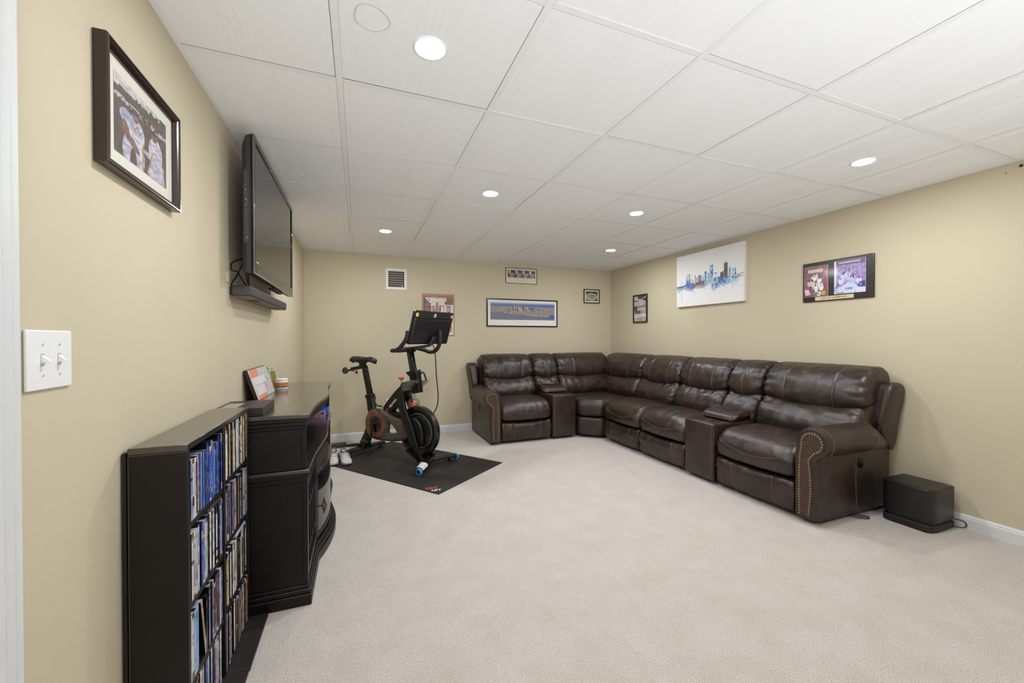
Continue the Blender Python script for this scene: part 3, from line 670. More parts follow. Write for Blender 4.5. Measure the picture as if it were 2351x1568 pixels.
def blob(cx, cy, rx, ry, c, rot_=0):
    dx, dy = X_ - cx, Y_ - cy; a, b2 = dx * math.cos(rot_) + dy * math.sin(rot_), -dx * math.sin(rot_) + dy * math.cos(rot_)
    img[(a / rx) ** 2 + (b2 / ry) ** 2 < 1] = c
WHT, SKIN = (.87, .86, .89), (.60, .44, .37)
blob(.33, .86, .20, .26, (.83, .82, .88)); blob(.32, .98, .06, .2, (.4, .34, .32)); blob(.78, .93, .17, .22, (.82, .80, .86))
blob(.36, .55, .17, .20, WHT); blob(.2, .45, .11, .10, (.74, .77, .86)); blob(.2, .62, .05, .13, SKIN, -.35); blob(.33, .74, .05, .12, SKIN, -.9); blob(.36, .345, .062, .075, SKIN); blob(.36, .29, .075, .03, (.3, .3, .4))
blob(.76, .60, .15, .22, (.85, .83, .89)); blob(.73, .37, .055, .075, SKIN); blob(.73, .32, .065, .025, (.32, .27, .27)); blob(.60, .71, .12, .035, (.86, .82, .84), .15); blob(.83, .73, .13, .05, (.86, .84, .88), .5)
for k in (.5, .64): img[(abs(X_ - k - (.06 if k > .6 else 0) + (k > .6) * .10 * (Y_ - .6) / .35) < .014) & (Y_ > .62) & (Y_ < .98)] = (.78, .62, .42)
stripe = (np.sin(X_ * 190) > .8) & (img[..., 0] > .8) & (Y_ > .4); img[stripe] *= .86
img[(abs(Y_ - .49 - .03 * np.sin(X_ * 60)) < .008) & (X_ > .28) & (X_ < .5)] = (.25, .25, .55)
img = img * (.78 + .34 * smooth_noise(h, w, 7, 51))[..., None]
grid_paint('photograph', img, (XL + .0116, PA + .062, PZ1 - .055), (0, PB_ - PA - .124, 0), (0, 0, -(PZ1 - PZ0 - .110)), parent=fp)
MB().box(XL + .0120, XL + .0126, PA + .0216, PB_ - .0216, PZ0 + .0216, PZ1 - .0216).build('glass', glassy('picture_glass', (.98, .98, .98), .0, .02, 1.15), fp)
# ------------------------------------------------------------------ sectional sofa
sofa = empty('sectional_sofa', (2.9, 4.0, 0), 'large dark brown leather reclining corner sofa with rolled arms, tan stitching and two consoles', 'sofa')
def xfA(w, d, z): return (3.498 - d, w, z)          # long run, along the right wall
def xfB(w, d, z): return (w, 4.985 - d, z)          # short run, along the back wall
def spline(P, n):
    P = [Vector((a, b)) for a, b in P]; m = len(P); out = []; per = [((P[(i + 1) % m] - P[i]).length) for i in range(m)]; tot = sum(per)
    for i in range(m):
        p0, p1, p2, p3 = P[i - 1], P[i], P[(i + 1) % m], P[(i + 2) % m]; k = max(1, round(n * per[i] / tot))
        for q in range(k):
            t = q / k
            out.append(.5 * ((2 * p1) + (p2 - p0) * t + (2 * p0 - 5 * p1 + 4 * p2 - p3) * t * t + (3 * p1 - p0 - 3 * p2 + p3) * t ** 3))
    return out
def cushion(name, prof, w0, w1, xf, parent=None, rnd=.045, puff=.012, seams=(), lowsag=0, topsag=0, wr=.004, seed=1, n=56, cols=44, label=None, front=None, dent=.005, smile=None, crown=0):
    """stuffed leather piece: a closed (depth, height) outline swept along its width, pulled in at the ends"""
    P = spline(prof, n); m = len(P); cx = sum(p.x for p in P) / m; cz = sum(p.y for p in P) / m; W = w1 - w0
    avg = sum((p - Vector((cx, cz))).length for p in P) / m
    ylo, yhi = min(p.y for p in P), max(p.y for p in P); dmax = max(p.x for p in P); dmin = min(p.x for p in P)
    def pos(t, j, lift=0):
        p = P[j % m]; e = (1 - abs(t)) * W / 2
        q = 1 - e / rnd if e < rnd else 0
        ins = rnd * (1 - math.sqrt(max(0, 1 - q * q)))
        v = p - Vector((cx, cz)); L = v.length; u = v / max(L, 1e-6)
        front_ = max(0, min(1, (p.x - dmin) / (dmax - dmin) * 1.6 - .2))
        off = -min(ins, L * .96) + puff * (1 - abs(t) ** 2.6) * front_
        for s in seams: off -= dent * math.exp(-((t - s) * W / 2 / .007) ** 2) * front_
        a = math.atan2(v.y, v.x)
        ww = noise.noise(Vector((a * 5.5, e * 7, seed))) * wr * (2.4 * math.exp(-e / .05) + .5) + noise.noise(Vector((a * 2.2 + t * 3, t * W * 9, seed + 9))) * wr * .9
        # short pulls running in from the seams
        ww += wr * 1.3 * math.exp(-e / .035) * math.sin(a * 31 + seed * 2 + 3 * noise.noise(Vector((a * 4, seed, 0)))) * (1 if e > .004 else 0)
        c = p + u * (off + ww * front_ + lift)
        z = c.y; h = (z - ylo) / (yhi - ylo)
        z -= lowsag * (1 - t * t) * max(0, 1 - h * 1.6); z -= topsag * (1 - t * t) * max(0, h * 1.6 - .6); z += crown * (1 - t * t) * h
        return (w0 + W * (t + 1) / 2, c.x, z)
    ts = []
    for k in range(cols + 1):
        x = -1 + 2 * k / cols; ts.append(math.copysign(1 - (1 - abs(x)) ** 1.5, x) if x else 0)
    for s in seams: ts += [s, s - .012 / W * 2, s + .012 / W * 2, s - .006 / W * 2, s + .006 / W * 2]
    ts = sorted(set(round(x, 5) for x in ts))
    b = MB(xf); b.loft([[pos(t, j) for j in range(m)] for t in ts], True, True)
    o = b.build(name, M_leather, parent or sofa, smooth=True, label=label)
    # thread
    st = MB(); any_ = False
    def dashes(path):
        acc = 0; on = True; Lp = [Vector(xf(*p)) for p in path]
        seg = []
        for a, c in zip(Lp, Lp[1:]):
            k = max(1, int((c - a).length / .002))
            for q in range(k): seg.append(a.lerp(c, q / k))
        i = 0
        while i + 4 < len(seg):
            st.tube([seg[i], seg[i + 4]], .0015, 4); i += 6
    for s in seams:
        path = [pos(s, j, .0012) for j in range(m) if P[j].x > (front if front is not None else cx)]
        if len(path) > 3: dashes(sorted(path, key=lambda p: p[2])); any_ = True
    if smile:
        # curved seam across the front of a seat: (height at ends, height at the middle)
        path = []
        fr = [j for j in range(m) if P[j].x > cx and P[j].y > ylo + .02]
        for k in range(61):
            t = -0.97 + 1.94 * k / 60; hz = smile[0] + (smile[1] - smile[0]) * (1 - t * t)
            for q in fr:
                ya, yb = P[q].y, P[(q + 1) % m].y
                if P[q].x > dmax - .16 and ya >= hz > yb:
                    a, c = pos(t, q, .003), pos(t, q + 1, .003); w_ = (ya - hz) / (ya - yb)
                    path.append(tuple(a[i] * (1 - w_) + c[i] * w_ for i in range(3))); break
        dashes(path); any_ = True
    if any_: st.build('stitching', M_stitch, o, kind='stuff')
    return o
SEAT = [(.20, .30), (.20, .455), (.33, .475), (.55, .482), (.72, .462), (.80, .415), (.833, .35), (.824, .285), (.78, .258), (.5, .27)]
SKIRT = [(.62, .035), (.78, .032), (.82, .06), (.829, .14), (.825, .215), (.79, .245), (.62, .245)]
LUMB = [(.12, .42), (.30, .425), (.385, .46), (.415, .53), (.395, .61), (.335, .685), (.26, .735), (.12, .745)]
HEAD = [(.0, .72), (.2, .712), (.295, .715), (.325, .765), (.305, .85), (.25, .925), (.165, .975), (.075, .985), (.015, .94), (-.005, .84)]
def seat_unit(w0, w1, xf, sd, skirt=True, depth0=0, lum=True, hw0=None, hw1=None, back=True):
    W = w1 - w0
    cushion('seat_cushion', SEAT, w0 + .003, w1 - .003, xf, seams=(), rnd=.05, puff=.012, wr=.0065, seed=sd, smile=(.405, .335), crown=.012)
    if skirt: cushion('footrest_panel', SKIRT, w0 + .004, w1 - .004, xf, seams=(-.52, .52), rnd=.022, puff=.006, wr=.006, seed=sd + 1, lowsag=0, topsag=.022)
def back_unit(w0, w1, xf, sd, seams=(-.48, .48), top=0):
    pr = [(a, b + top * (b - .7) / .28) for a, b in HEAD]
    cushion('lumbar_cushion', LUMB, w0 + .001, w1 - .001, xf, rnd=.05, puff=.018, wr=.0095, seed=sd, topsag=.04)
    cushion('headrest_cushion', pr, w0 + .001, w1 - .001, xf, seams=seams, rnd=.045, puff=.015, wr=.0085, seed=sd + 3, lowsag=.032, front=.06)
# bases and back frames
def frame_box(b, xf, w0, w1, d0, d1, z0, z1): return MB(xf).box(w0, w1, d0, d1, z0, z1).build(b, M_leather, sofa, bevel=.012)
frame_box('base_frame', xfA, 1.66, 4.9, .03, .70, .03, .30)
frame_box('base_frame', xfB, 1.43, 2.75, .03, .70, .03, .30)
frame_box('back_frame', xfA, 1.66, 4.9, .0, .13, .05, .93)
frame_box('back_frame', xfB, 1.43, 3.3, .0, .13, .05, .93)
# long run
seat_unit(1.755, 2.378, xfA, 11)
back_unit(1.625, 2.362, xfA, 15)
back_unit(2.366, 2.70, xfA, 21, seams=(0.0,))
seat_unit(2.702, 3.318, xfA, 31); back_unit(2.704, 3.285, xfA, 35)
seat_unit(3.322, 3.935, xfA, 41); back_unit(3.289, 3.905, xfA, 45)
back_unit(3.909, 4.76, xfA, 51, seams=(-.45, .35))
# short run
seat_unit(1.478, 2.108, xfB, 61); back_unit(1.44, 2.105, xfB, 65)
back_unit(2.109, 2.455, xfB, 71, seams=(0.1,))
back_unit(2.459, 3.29, xfB, 75, seams=(-.45, .38))
# corner wedge seat
def wedge(name, poly, z0, z1, rnd, puff, seed, smile=False):
    b = MB(); c = Vector((sum(p[0] for p in poly) / len(poly), sum(p[1] for p in poly) / len(poly))); pts = []
    for i, p in enumerate(poly):
        a = Vector(p); q = Vector(poly[(i + 1) % len(poly)]); k = max(2, int((q - a).length / .03))
        pts += [a.lerp(q, j / k) for j in range(k)]
    rings = []
    prof = [(rnd, z0), (rnd * .3, z0 + rnd * .3), (0, z0 + rnd)] + [(-puff * math.sin(PI * s), z0 + rnd + (z1 - z0 - 2 * rnd) * s) for s in (.25, .5, .75)] + [(0, z1 - rnd), (rnd * .35, z1 - rnd * .3), (rnd, z1), (.12, z1 + .01), (.25, z1 + .012)]
    for ins, z in prof:
        r = []
        for p in pts:
            v = c - p; w = noise.noise(Vector((p.x * 12, p.y * 12, z * 8 + seed))) * .005
            s = v.normalized() * min(ins + w, v.length * .9); r.append((p.x + s.x, p.y + s.y, z + w))
        rings.append(r)
    return b.loft(rings, True, True).build(name, M_leather, sofa, smooth=True, label='five sided corner piece')
wp = [(2.462, 4.13), (2.655, 3.965), (3.20, 3.94), (3.24, 4.66), (2.465, 4.66)]
wo = wedge('seat_cushion', wp, .255, .462, .045, .012, 3)
wedge('footrest_panel', [(2.464, 4.14), (2.662, 3.968), (3.0, 3.96), (3.0, 4.4), (2.466, 4.4)], .035, .245, .02, .004, 5)
st = MB(); a, c = Vector((2.462, 4.122, .40)), Vector((2.655, 3.957, .40))
for k in range(0, 40):
    p = a.lerp(c, k / 40); q = a.lerp(c, (k + .6) / 40); st.tube([p - Vector((0, 0, .022 * math.sin(PI * k / 40))), q - Vector((0, 0, .022 * math.sin(PI * (k + .6) / 40)))], .0014, 4)
st.build('stitching', M_stitch, wo, kind='stuff')
# consoles
def console(w0, w1, xf, zt, sd, seam_side):
    c = MB(xf).box(w0, w1, .12, .834, .028, zt).build('console', M_leather, sofa, bevel=.018, seg=4, smooth=True, label='upright storage console with two cup holders')
    st = MB(); w = w1 - .022 if seam_side > 0 else w0 + .022
    z = .05
    while z < zt - .02:
        st.tube([xf(w, .8355, z), xf(w, .8355, z + .008)], .0014, 4); z += .012
    d = .80
    while d > .35: st.tube([xf(w, d, zt + .0008), xf(w, d - .008, zt + .0008)], .0014, 4); d -= .012
    st.build('stitching', M_stitch, c, kind='stuff')
    pad = [(.23, zt + .004), (.60, zt + .004), (.635, zt + .02), (.615, zt + .05), (.53, zt + .078), (.4, zt + .088), (.27, zt + .075), (.225, zt + .04)]
    cushion('armrest_pad', pad, w0 + .004, w1 - .004, xf, parent=sofa, rnd=.022, puff=.002, wr=.0015, seed=sd, seams=(-.93, .93) , dent=.001, cols=24)
    for k in (.29, .71):
        cw = w0 + (w1 - w0) * k
        o = Vector(xf(cw, .72, zt + .0005))
        MB().lathe([(.0, .0004), (.033, .0004), (.034, .0012), (.038, .0032), (.042, .001), (.043, 0)], o, n=28).build('cup_holder', M_black, c, smooth=True)
console(2.388, 2.695, xfA, .493, 81, -1)
console(2.115, 2.428, xfB, .522, 85, -1)
# rolled arms with nailhead panels
def arm(xf, w_in, w_out, sgn):
    """sgn: direction (along the width axis) pointing away from the seat"""
    def W(x): return w_in + sgn * x          # x: distance outward from the seat side
    T_ = abs(w_out - w_in)                   # panel thickness
    side = MB(xf).box(min(W(.0), W(T_)), max(W(.0), W(T_)), .03, .80, .016, .50).build('arm', M_leather, sofa, bevel=.015, seg=3, smooth=True)
    # the roll, drooping towards the back
    rings = []
    for k in range(26):
        d = .826 - k * .030
        s = min(1, max(0, (d - .04) / .32)); s = s * s * (3 - 2 * s)
        r = .052 + .046 * s; cz = .455 + .068 * s; cxx = .085 + .022 * s
        if k == 0: r *= .97
        ring_ = []
        for q in range(32):
            a = 2 * PI * q / 32; ww = noise.noise(Vector((math.cos(a) * 2, math.sin(a) * 2, d * 9 + sgn))) * .004
            ring_.append((W(cxx + math.cos(a) * (r * 1.02 + ww)), d, cz + math.sin(a) * (r + ww)))
        rings.append(ring_)
    roll = MB(xf).loft(rings).build('arm_roll', M_leather, sofa, smooth=True, auto=1.0)
    st = MB()
    for k0, dd in ((0, .79), (1, .33)):
        s = min(1, max(0, (dd - .04) / .32)); s = s * s * (3 - 2 * s); r = .053 + .046 * s + .003
        for q in range(0, 44):
            a0 = -1.3 + q * .075; a1 = a0 + .048
            f = lambda a: xf(W(.085 + .022 * s + math.cos(a) * r * 1.02), dd, .455 + .068 * s + math.sin(a) * r)
            st.tube([f(a0), f(a1)], .0015, 4)
    st.build('stitching', M_stitch, roll, kind='stuff')
    # keyhole front panel: round head that overhangs outward, gently waisted post
    cxx, cz, R = .107, .523, .098
    out = [(.0, .028), (.0, .30), (-.004, .42), (cxx - R, .50)]
    out += [(cxx + R * math.cos(a), cz + R * math.sin(a)) for a in [PI * (1.0 - .1 * q) for q in range(0, 15)]]
    out += [(.122, .40), (.135, .33), (.137, .22), (.130, .12), (.122, .028)]
    fn = lambda p, q, t: (W(p), t, q)
    MB(xf).prism(out, fn, .77, .829).build('arm_front_panel', M_leather, sofa, bevel=.012, seg=3, smooth=True)
    inn = [(.024, .055), (.022, .30), (.026, .42), (cxx - .072, .50)]
    inn += [(cxx + .070 * math.cos(a), cz + .070 * math.sin(a)) for a in [PI * (1.0 - .1 * q) for q in range(0, 15)]]
    inn += [(.095, .41), (.106, .33), (.110, .22), (.104, .12), (.098, .055)]
    pan = MB(xf).prism(inn, fn, .826, .833).build('nailhead_inset', mat('inset_leather', rgb(78, 55, 42), .5, var=.35, vscale=40, bump=.0006, bscale=400), sofa, bevel=.002)
    # nails along the outline of the inset
    ctr = Vector((.066, .3)); path = []
    for p in inn:
        v = Vector(p); path.append(v)
    def shrink(P, k):
        o = []
        for i, p in enumerate(P):
            a = P[max(i - 1, 0)]; c = P[min(i + 1, len(P) - 1)]; t = (c - a).normalized(); nrm = Vector((t.y, -t.x)); o.append(p + nrm * k)
        return o
    path = shrink(path, .009); L = 0; pos = []; need = 0
    for a, c in zip(path, path[1:]):
        l = (c - a).length; s = need
        while s < l: pos.append(a.lerp(c, s / l)); s += .0172
        need = s - l
    nb = MB()
    for p in pos:
        o = Vector(xf(W(p.x), .833, p.y)); ax = Vector(xf(W(p.x), .843, p.y)) - o
        nb.lathe([(.0066, 0), (.0058, .0022), (.0035, .0036), (.0005, .0041)], o, ax, 10)
    nb.build('nailhead_trim', M_brass, pan, smooth=True, kind='stuff')
    # vertical thread on the outer side and wing
    st = MB(); z = .05
    while z < .43:
        st.tube([xf(W(T_ + .0012), .40 + .02 * math.sin(z * 6), z), xf(W(T_ + .0012), .40 + .02 * math.sin(z * 6 + .05), z + .009)], .0014, 4); z += .013
    st.build('stitching', M_stitch, side, kind='stuff')
    MB().lathe([(.034, 0), (.034, .003), (.026, .004), (.025, .0015), (.016, .0015), (.015, .005), (.001, .005)], xf(W(T_), .395 - .025, .352), Vector(xf(W(T_ + .1), 0, 0)) - Vector(xf(W(T_), 0, 0)), 28).build('recline_button', M_gloss, sofa, smooth=True, auto=.6)
    # padded wing between back and arm
    wing = [(.0, .44), (-.01, .6), (-.012, .80), (.01, .868), (.07, .885), (.135, .872), (.175, .80), (.20, .70), (.215, .60), (.17, .53), (.07, .43), (.03, .405)]
    P = spline(wing, 44); cxw = sum(p.x for p in P) / len(P); czw = sum(p.y for p in P) / len(P)
    rings = []
    for k in range(13):
        t = k / 12; e = min(t, 1 - t) * .085; q = max(0, 1 - e / .022); ins = .022 * (1 - math.sqrt(max(0, 1 - q * q)))
        ring_ = []
        for p in P:
            v = Vector((p.x - cxw, p.y - czw)); u = v.normalized(); h = (p.y - .4) / .48
            c = p - u * ins; flare = .075 * h * (t) - .012
            ring_.append((W(T_ - .03 + t * .055 + flare * .75), c.x, c.y))
        rings.append(ring_)
    wg = MB(xf).loft(rings).build('back_wing', M_leather, sofa, smooth=True)
    st = MB()
    for k in range(40):
        z = .47 + k * .0095
        if z > .84: break
        f = lambda z: xf(W(T_ + .006 + .055 * (z - .4) / .48 * .75), .206 - max(0, z - .62) * .14 + .004, z)
        st.tube([f(z), f(z + .006)], .0015, 4)
    st.build('stitching', M_stitch, wg, kind='stuff')
    MB(xf).box(min(W(.03), W(T_ - .02)), max(W(.03), W(T_ - .02)), .10, .74, .002, .016).build('foot_rail', M_black, sofa)
arm(xfA, 1.752, 1.625, -1)
arm(xfB, 1.475, 1.352, -1)
# ------------------------------------------------------------------ exercise mat
fm = empty('exercise_mat', (.6, 3.9, 0), 'black rubber floor mat under the exercise bike', 'mat')
c0, c1 = Vector((.558, 3.007, 0)), Vector((1.270, 3.555, 0)); dm = Vector((-.609, .793, 0)); Lm = 1.52
cs = [c0, c1, c1 + dm * Lm, c0 + dm * Lm]
pts = []
ROT = (c1 - c0).normalized()
for i in range(4):
    a, c = cs[i], cs[(i + 1) % 4]
    pts += [a.lerp(c, k / 12) for k in range(12)]
b = MB(); b.loft([[(p.x, p.y, .0005) for p in pts], [(p.x, p.y, .007) for p in pts]])
b.build('rubber_sheet', mat('mat_rubber', rgb(40, 36, 33), .6, col2=rgb(28, 25, 24), vscale=5, bump=.0012, bscale=180, bump2=.004, b2scale=5), fm, bevel=.0015)
# logo near the front corner, in two lines
lc = c0 - ROT * 0 + dm * .175 + ROT * .085
M_red = mat('logo_red', rgb(205, 80, 62), .5); M_wht = mat('logo_white', rgb(228, 222, 220), .5)
tr = Vector((.985, -.17, 0)).normalized(); tu = Vector((.17, .985, 0)).normalized()
text('logo_lettering', 'GET', .058, Vector((.528, 3.142, .0074)), tr, tu, M_red, fm, squash=.95, bold=.0015)
text('logo_lettering', 'LIFT', .046, Vector((.556, 3.088, .0076)), tr, tu, M_wht, fm, squash=.90, bold=.0015)

# ------------------------------------------------------------------ stationary bike
F0, du, dv = Vector((.662, 3.65, 0)), Vector((.640, -.768, 0)), Vector((.768, .640, 0))
def bx_(u, v, z): p = F0 + du * u + dv * v; return (p.x, p.y, z)
bike = empty('exercise_bike', tuple(F0 + du * -.5), 'black stationary exercise bike with a large screen and orange resistance knob', 'exercise bike')
def BM(): return MB(bx_)
ZM = .0072
def btube(path, r, n=14): return MB().tube([bx_(*p) for p in path], r, n)
def loft_uv(secs):
    """secs: list of (centre(u,v,z), half width along v, half height, direction) - rectangular tube"""
    rings = []
    for (u, v, z), hv, hn, (nu, nz) in secs:
        L = math.hypot(nu, nz); nu, nz = nu / L, nz / L
        rings.append([(u + nu * hn, v - hv, z + nz * hn), (u + nu * hn, v + hv, z + nz * hn), (u - nu * hn, v + hv, z - nz * hn), (u - nu * hn, v - hv, z - nz * hn)])
    return BM().loft(rings)
# stabiliser bars
for nm, u0, hw, vc in (('front_stabilizer', -.005, .262, 0), ('rear_stabilizer', -.985, .285, 0)):
    s = 1 if u0 > -.5 else -1
    rings = []
    for k in range(17):
        t = -1 + k / 8; w = .040 + .022 * (1 - abs(t)) ** 2; zz = .048 + .018 * (1 - t * t)
        uu_ = u0 - s * (.100 if s > 0 else .035) * (1 - abs(t)) ** 1.2 + s * .01
        rings.append([(uu_ - w, vc + t * hw, zz - .014), (uu_ - w * .8, vc + t * hw, zz + .010), (uu_, vc + t * hw, zz + .016), (uu_ + w * .8, vc + t * hw, zz + .010), (uu_ + w, vc + t * hw, zz - .014), (uu_, vc + t * hw, zz - .018)])
    st_ = BM().loft(rings).build(nm, M_blackm, bike, bevel=.004, smooth=True)
    for sv in (-1, 1):
        MB().lathe([(.0235, 0), (.0235, .006), (.010, .012), (.010, .034)], bx_(u0 - s * .01, vc + sv * (hw - .06), ZM), n=18).build('levelling_foot', M_rubber, st_, smooth=True, auto=.6)
# label sticker and blue transport wheels on the front bar
rings = []
for k in range(5):
    t = -.88 + .1 * k; w = .040 + .022 * (1 - abs(t)) ** 2 + .0008; zz = .048 + .018 * (1 - t * t); uu_ = -.005 - .100 * (1 - abs(t)) ** 1.2 + .01
    rings.append([(uu_ - w * .78, t * .262, zz + .0112), (uu_, t * .262, zz + .0172), (uu_ + w * .80, t * .262, zz + .0108), (uu_ + w * .98, t * .262, zz - .008)])
BM().loft(rings, closed=False, caps=False).build('warning_label', mat('label_paper', rgb(225, 216, 205), .5), bike)
M_blue = mat('blue_wheel', rgb(70, 150, 195), .4)
for sv in (-1, 1):
    c = Vector(bx_(.022, sv * .258, ZM + .033)); ax = dv * sv
    wl = MB().lathe([(.018, -.006), (.031, -.006), (.033, -.003), (.033, .012), (.030, .016), (.020, .018), (.018, .012)], c, ax, 30).build('transport_wheel', M_blue, bike, smooth=True, auto=.7)
    MB().lathe([(.017, -.004), (.017, .012), (.008, .020), (.001, .021)], c, ax, 20).build('wheel_hub', M_black, wl, smooth=True, auto=.7)
# fork legs and main frame
for sv in (-1, 1):
    loft_uv([((-.395, sv * .028, .70), .016, .040, (1, .5)), ((-.400, sv * .045, .63), .017, .040, (1, .1)), ((-.372, sv * .060, .54), .017, .042, (1, -.1)), ((-.318, sv * .070, .44), .017, .045, (1, .35)),
             ((-.262, sv * .076, .34), .017, .045, (1, .45)), ((-.205, sv * .080, .22), .016, .036, (1, .45)), ((-.125, sv * .084, .062), .015, .028, (1, .45))]).build('fork_leg', M_blackm, bike, bevel=.007, seg=3, smooth=True)
main = loft_uv([((-.258, 0, .80), .034, .042, (1, .35)), ((-.335, 0, .735), .034, .060, (.75, -.66)), ((-.45, 0, .635), .031, .066, (.75, -.66)), ((-.56, 0, .535), .030, .062, (.75, -.66)), ((-.635, 0, .465), .030, .050, (.75, -.66))]).build('main_frame_tube', M_blackm, bike, bevel=.010, seg=3, smooth=True)
loft_uv([((-.62, 0, .455), .028, .045, (.3, 1)), ((-.52, 0, .43), .028, .040, (.1, 1)), ((-.40, 0, .43), .028, .045, (0, 1)), ((-.34, 0, .40), .040, .045, (.2, 1))]).build('cross_frame_tube', M_blackm, bike, bevel=.008, smooth=True)
loft_uv([((-.30, 0, .14), .085, .014, (.3, 1)), ((-.16, 0, .075), .085, .014, (.3, 1))]).build('fork_bridge', M_blackm, bike, bevel=.004)
seat_tube = loft_uv([((-.645, 0, .36), .026, .05, (1, .2)), ((-.80, 0, .40), .027, .050, (1, .1)), ((-.848, 0, .46), .027, .042, (1, .22)), ((-.878, 0, .60), .026, .036, (1, .22))])
seat_tube.build('seat_tube', M_blackm, bike, bevel=.008, smooth=True)
loft_uv([((-.82, 0, .40), .024, .055, (1, .3)), ((-.90, 0, .24), .024, .052, (1, .5)), ((-.965, 0, .09), .034, .065, (1, .3)), ((-.985, 0, .058), .05, .075, (1, 0))]).build('rear_frame_fin', M_blackm, bike, bevel=.006, smooth=True)
# posts
loft_uv([((-.868, 0, .58), .019, .030, (1, .2)), ((-.945, 0, .86), .019, .029, (1, .2)), ((-.951, 0, .885), .019, .029, (1, .2))]).build('seat_post', M_gloss, bike, bevel=.006, smooth=True)
loft_uv([((-.872, 0, .585), .031, .042, (1, .2)), ((-.882, 0, .622), .031, .042, (1, .2))]).build('seat_collar', M_blackm, bike, bevel=.005, smooth=True)
hp = loft_uv([((-.245, 0, .72), .021, .030, (1, .2)), ((-.325, 0, 1.075), .021, .030, (1, .2))]).build('handlebar_post', M_gloss, bike, bevel=.006, smooth=True)
mk = MB(); 
for k in range(26):
    z = .90 + k * .006; u = -.245 - (z - .72) * .2254; mk.box(0, 0, 0, 0, 0, 0) if False else None
    mm = BM(); mm.box(u - .006, u - (.001 if k % 5 else -.004), -.0217, -.0212, z, z + .0012); o_ = len(mk.v); mk.v += mm.v; mk.f += [tuple(i + o_ for i in f_) for f_ in mm.f]
mk.build('height_scale', mat('scale_grey', rgb(150, 140, 135), .5), hp, kind='stuff')
loft_uv([((-.228, 0, .675), .030, .045, (1, .2)), ((-.262, 0, .84), .034, .048, (1, .2)), ((-.278, 0, .87), .044, .060, (1, .2)), ((-.284, 0, .886), .044, .060, (1, .2))]).build('head_tube', M_blackm, bike, bevel=.008, seg=3, smooth=True)
def lever(P, name='adjusting_lever'):
    o = btube(P, .0075, 10); o.lathe([(.001, -.012), (.013, -.010), (.014, .010), (.001, .013)], bx_(*P[0]), dv, 14); o.build(name, M_black, bike, smooth=True)
lever([(-.215, .02, .862), (-.212, .058, .868), (-.205, .062, .86), (-.178, .064, .79)])
lever([(-.80, -.012, .585), (-.775, -.040, .590), (-.765, -.043, .57), (-.735, -.045, .525), (-.66, -.045, .518)])
# flywheel between the fork legs
fc = Vector(bx_(-.213, 0, .318)); FR = .234
fwb = MB(); fwb.lathe([(.03, -.020), (.135, -.016), (.150, -.012), (.178, -.010), (.205, -.026), (FR - .004, -.028), (FR, -.024), (FR, .024), (FR - .004, .028), (.205, .026), (.178, .010), (.150, .012), (.135, .016), (.03, .020)], fc, dv, 72)
fly = fwb.build('flywheel', mat('flywheel_black', rgb(26, 25, 25), .28, spec=.6), bike, smooth=True, auto=.5)
MB().lathe([(.155, -.0135), (.163, -.0150), (.172, -.0135)], fc, dv, 64).build('flywheel_ring', mat('brushed_edge', rgb(120, 118, 120), .3, metal=.7), fly, smooth=True)
for k in range(8):
    a = 2 * PI * k / 8 + .2; p = fc + (du * math.cos(a) + Vector((0, 0, 1)) * math.sin(a)) * .219 - dv * .028
    MB().lathe([(.004, 0), (.0035, .001), (.001, .0015)], p, -dv, 10).build('rivet', M_chrome, fly)
# hub pod on the outside of the wheel, between wheel and leg
hub = BM(); P = spline([(-.30, .20), (-.16, .18), (-.125, .25), (-.15, .37), (-.215, .445), (-.28, .43), (-.32, .33)], 40)
cxh = sum(p.x for p in P) / len(P); czh = sum(p.y for p in P) / len(P)
hub.loft([[(cxh + (p.x - cxh) * s, v, czh + (p.y - czh) * s) for p in P] for s, v in ((1, -.030), (1, -.045), (.94, -.054), (.80, -.059), (.3, -.061))]); hub.build('hub_cover', M_black, bike, smooth=True, auto=.7)
# drive guard: translucent grey shell with a triangular opening, orange ring round the crank
def sm(P, n): return spline(P, n)
gc = (-.722, .342)
outer = [(-.722, .494), (-.625, .478), (-.50, .428), (-.372, .425), (-.325, .40), (-.28, .31), (-.285, .265), (-.345, .225), (-.50, .196), (-.722, .188), (-.822, .225), (-.872, .342), (-.822, .455)]
G = sm(outer, 110); n_ = len(G)
hole = [(-.555, .385), (-.485, .350), (-.435, .300), (-.445, .283), (-.55, .268), (-.566, .285), (-.558, .335)]
Hh = sm(hole, 60)
def ring_ang(P, c): return sorted(P, key=lambda p: math.atan2(p.y - c[1], p.x - c[0]))
bmg = bmesh.new()
def loop(P, v): return [bmg.verts.new(bx_(p.x, v, p.y)) for p in P]
def inset_loop(P, k):
    o = []; m = len(P); area = sum(P[i].x * P[(i + 1) % m].y - P[(i + 1) % m].x * P[i].y for i in range(m)); sg = 1 if area > 0 else -1
    for i in range(m):
        t = (P[(i + 1) % m] - P[i - 1]).normalized(); o.append(P[i] + Vector((-t.y, t.x)) * k * sg)
    return o
lo = [loop(G, -.030), loop(G, -.066), loop(inset_loop(G, .006), -.074), loop(inset_loop(G, .016), -.078)]
hi = [loop(Hh, -.030), loop(Hh, -.072), loop(inset_loop(Hh, -.006), -.078)]
for L in (lo, hi):
    for a, c in zip(L, L[1:]):
        for i in range(len(a)): bmg.faces.new((a[i], a[(i + 1) % len(a)], c[(i + 1) % len(a)], c[i]))
ed = []
for L in (lo[-1], hi[-1]):
    for i in range(len(L)): ed.append(bmg.edges.get((L[i], L[(i + 1) % len(L)])) or bmg.edges.new((L[i], L[(i + 1) % len(L)])))
bmesh.ops.triangle_fill(bmg, use_beauty=True, use_dissolve=False, edges=ed)
bmesh.ops.recalc_face_normals(bmg, faces=bmg.faces)
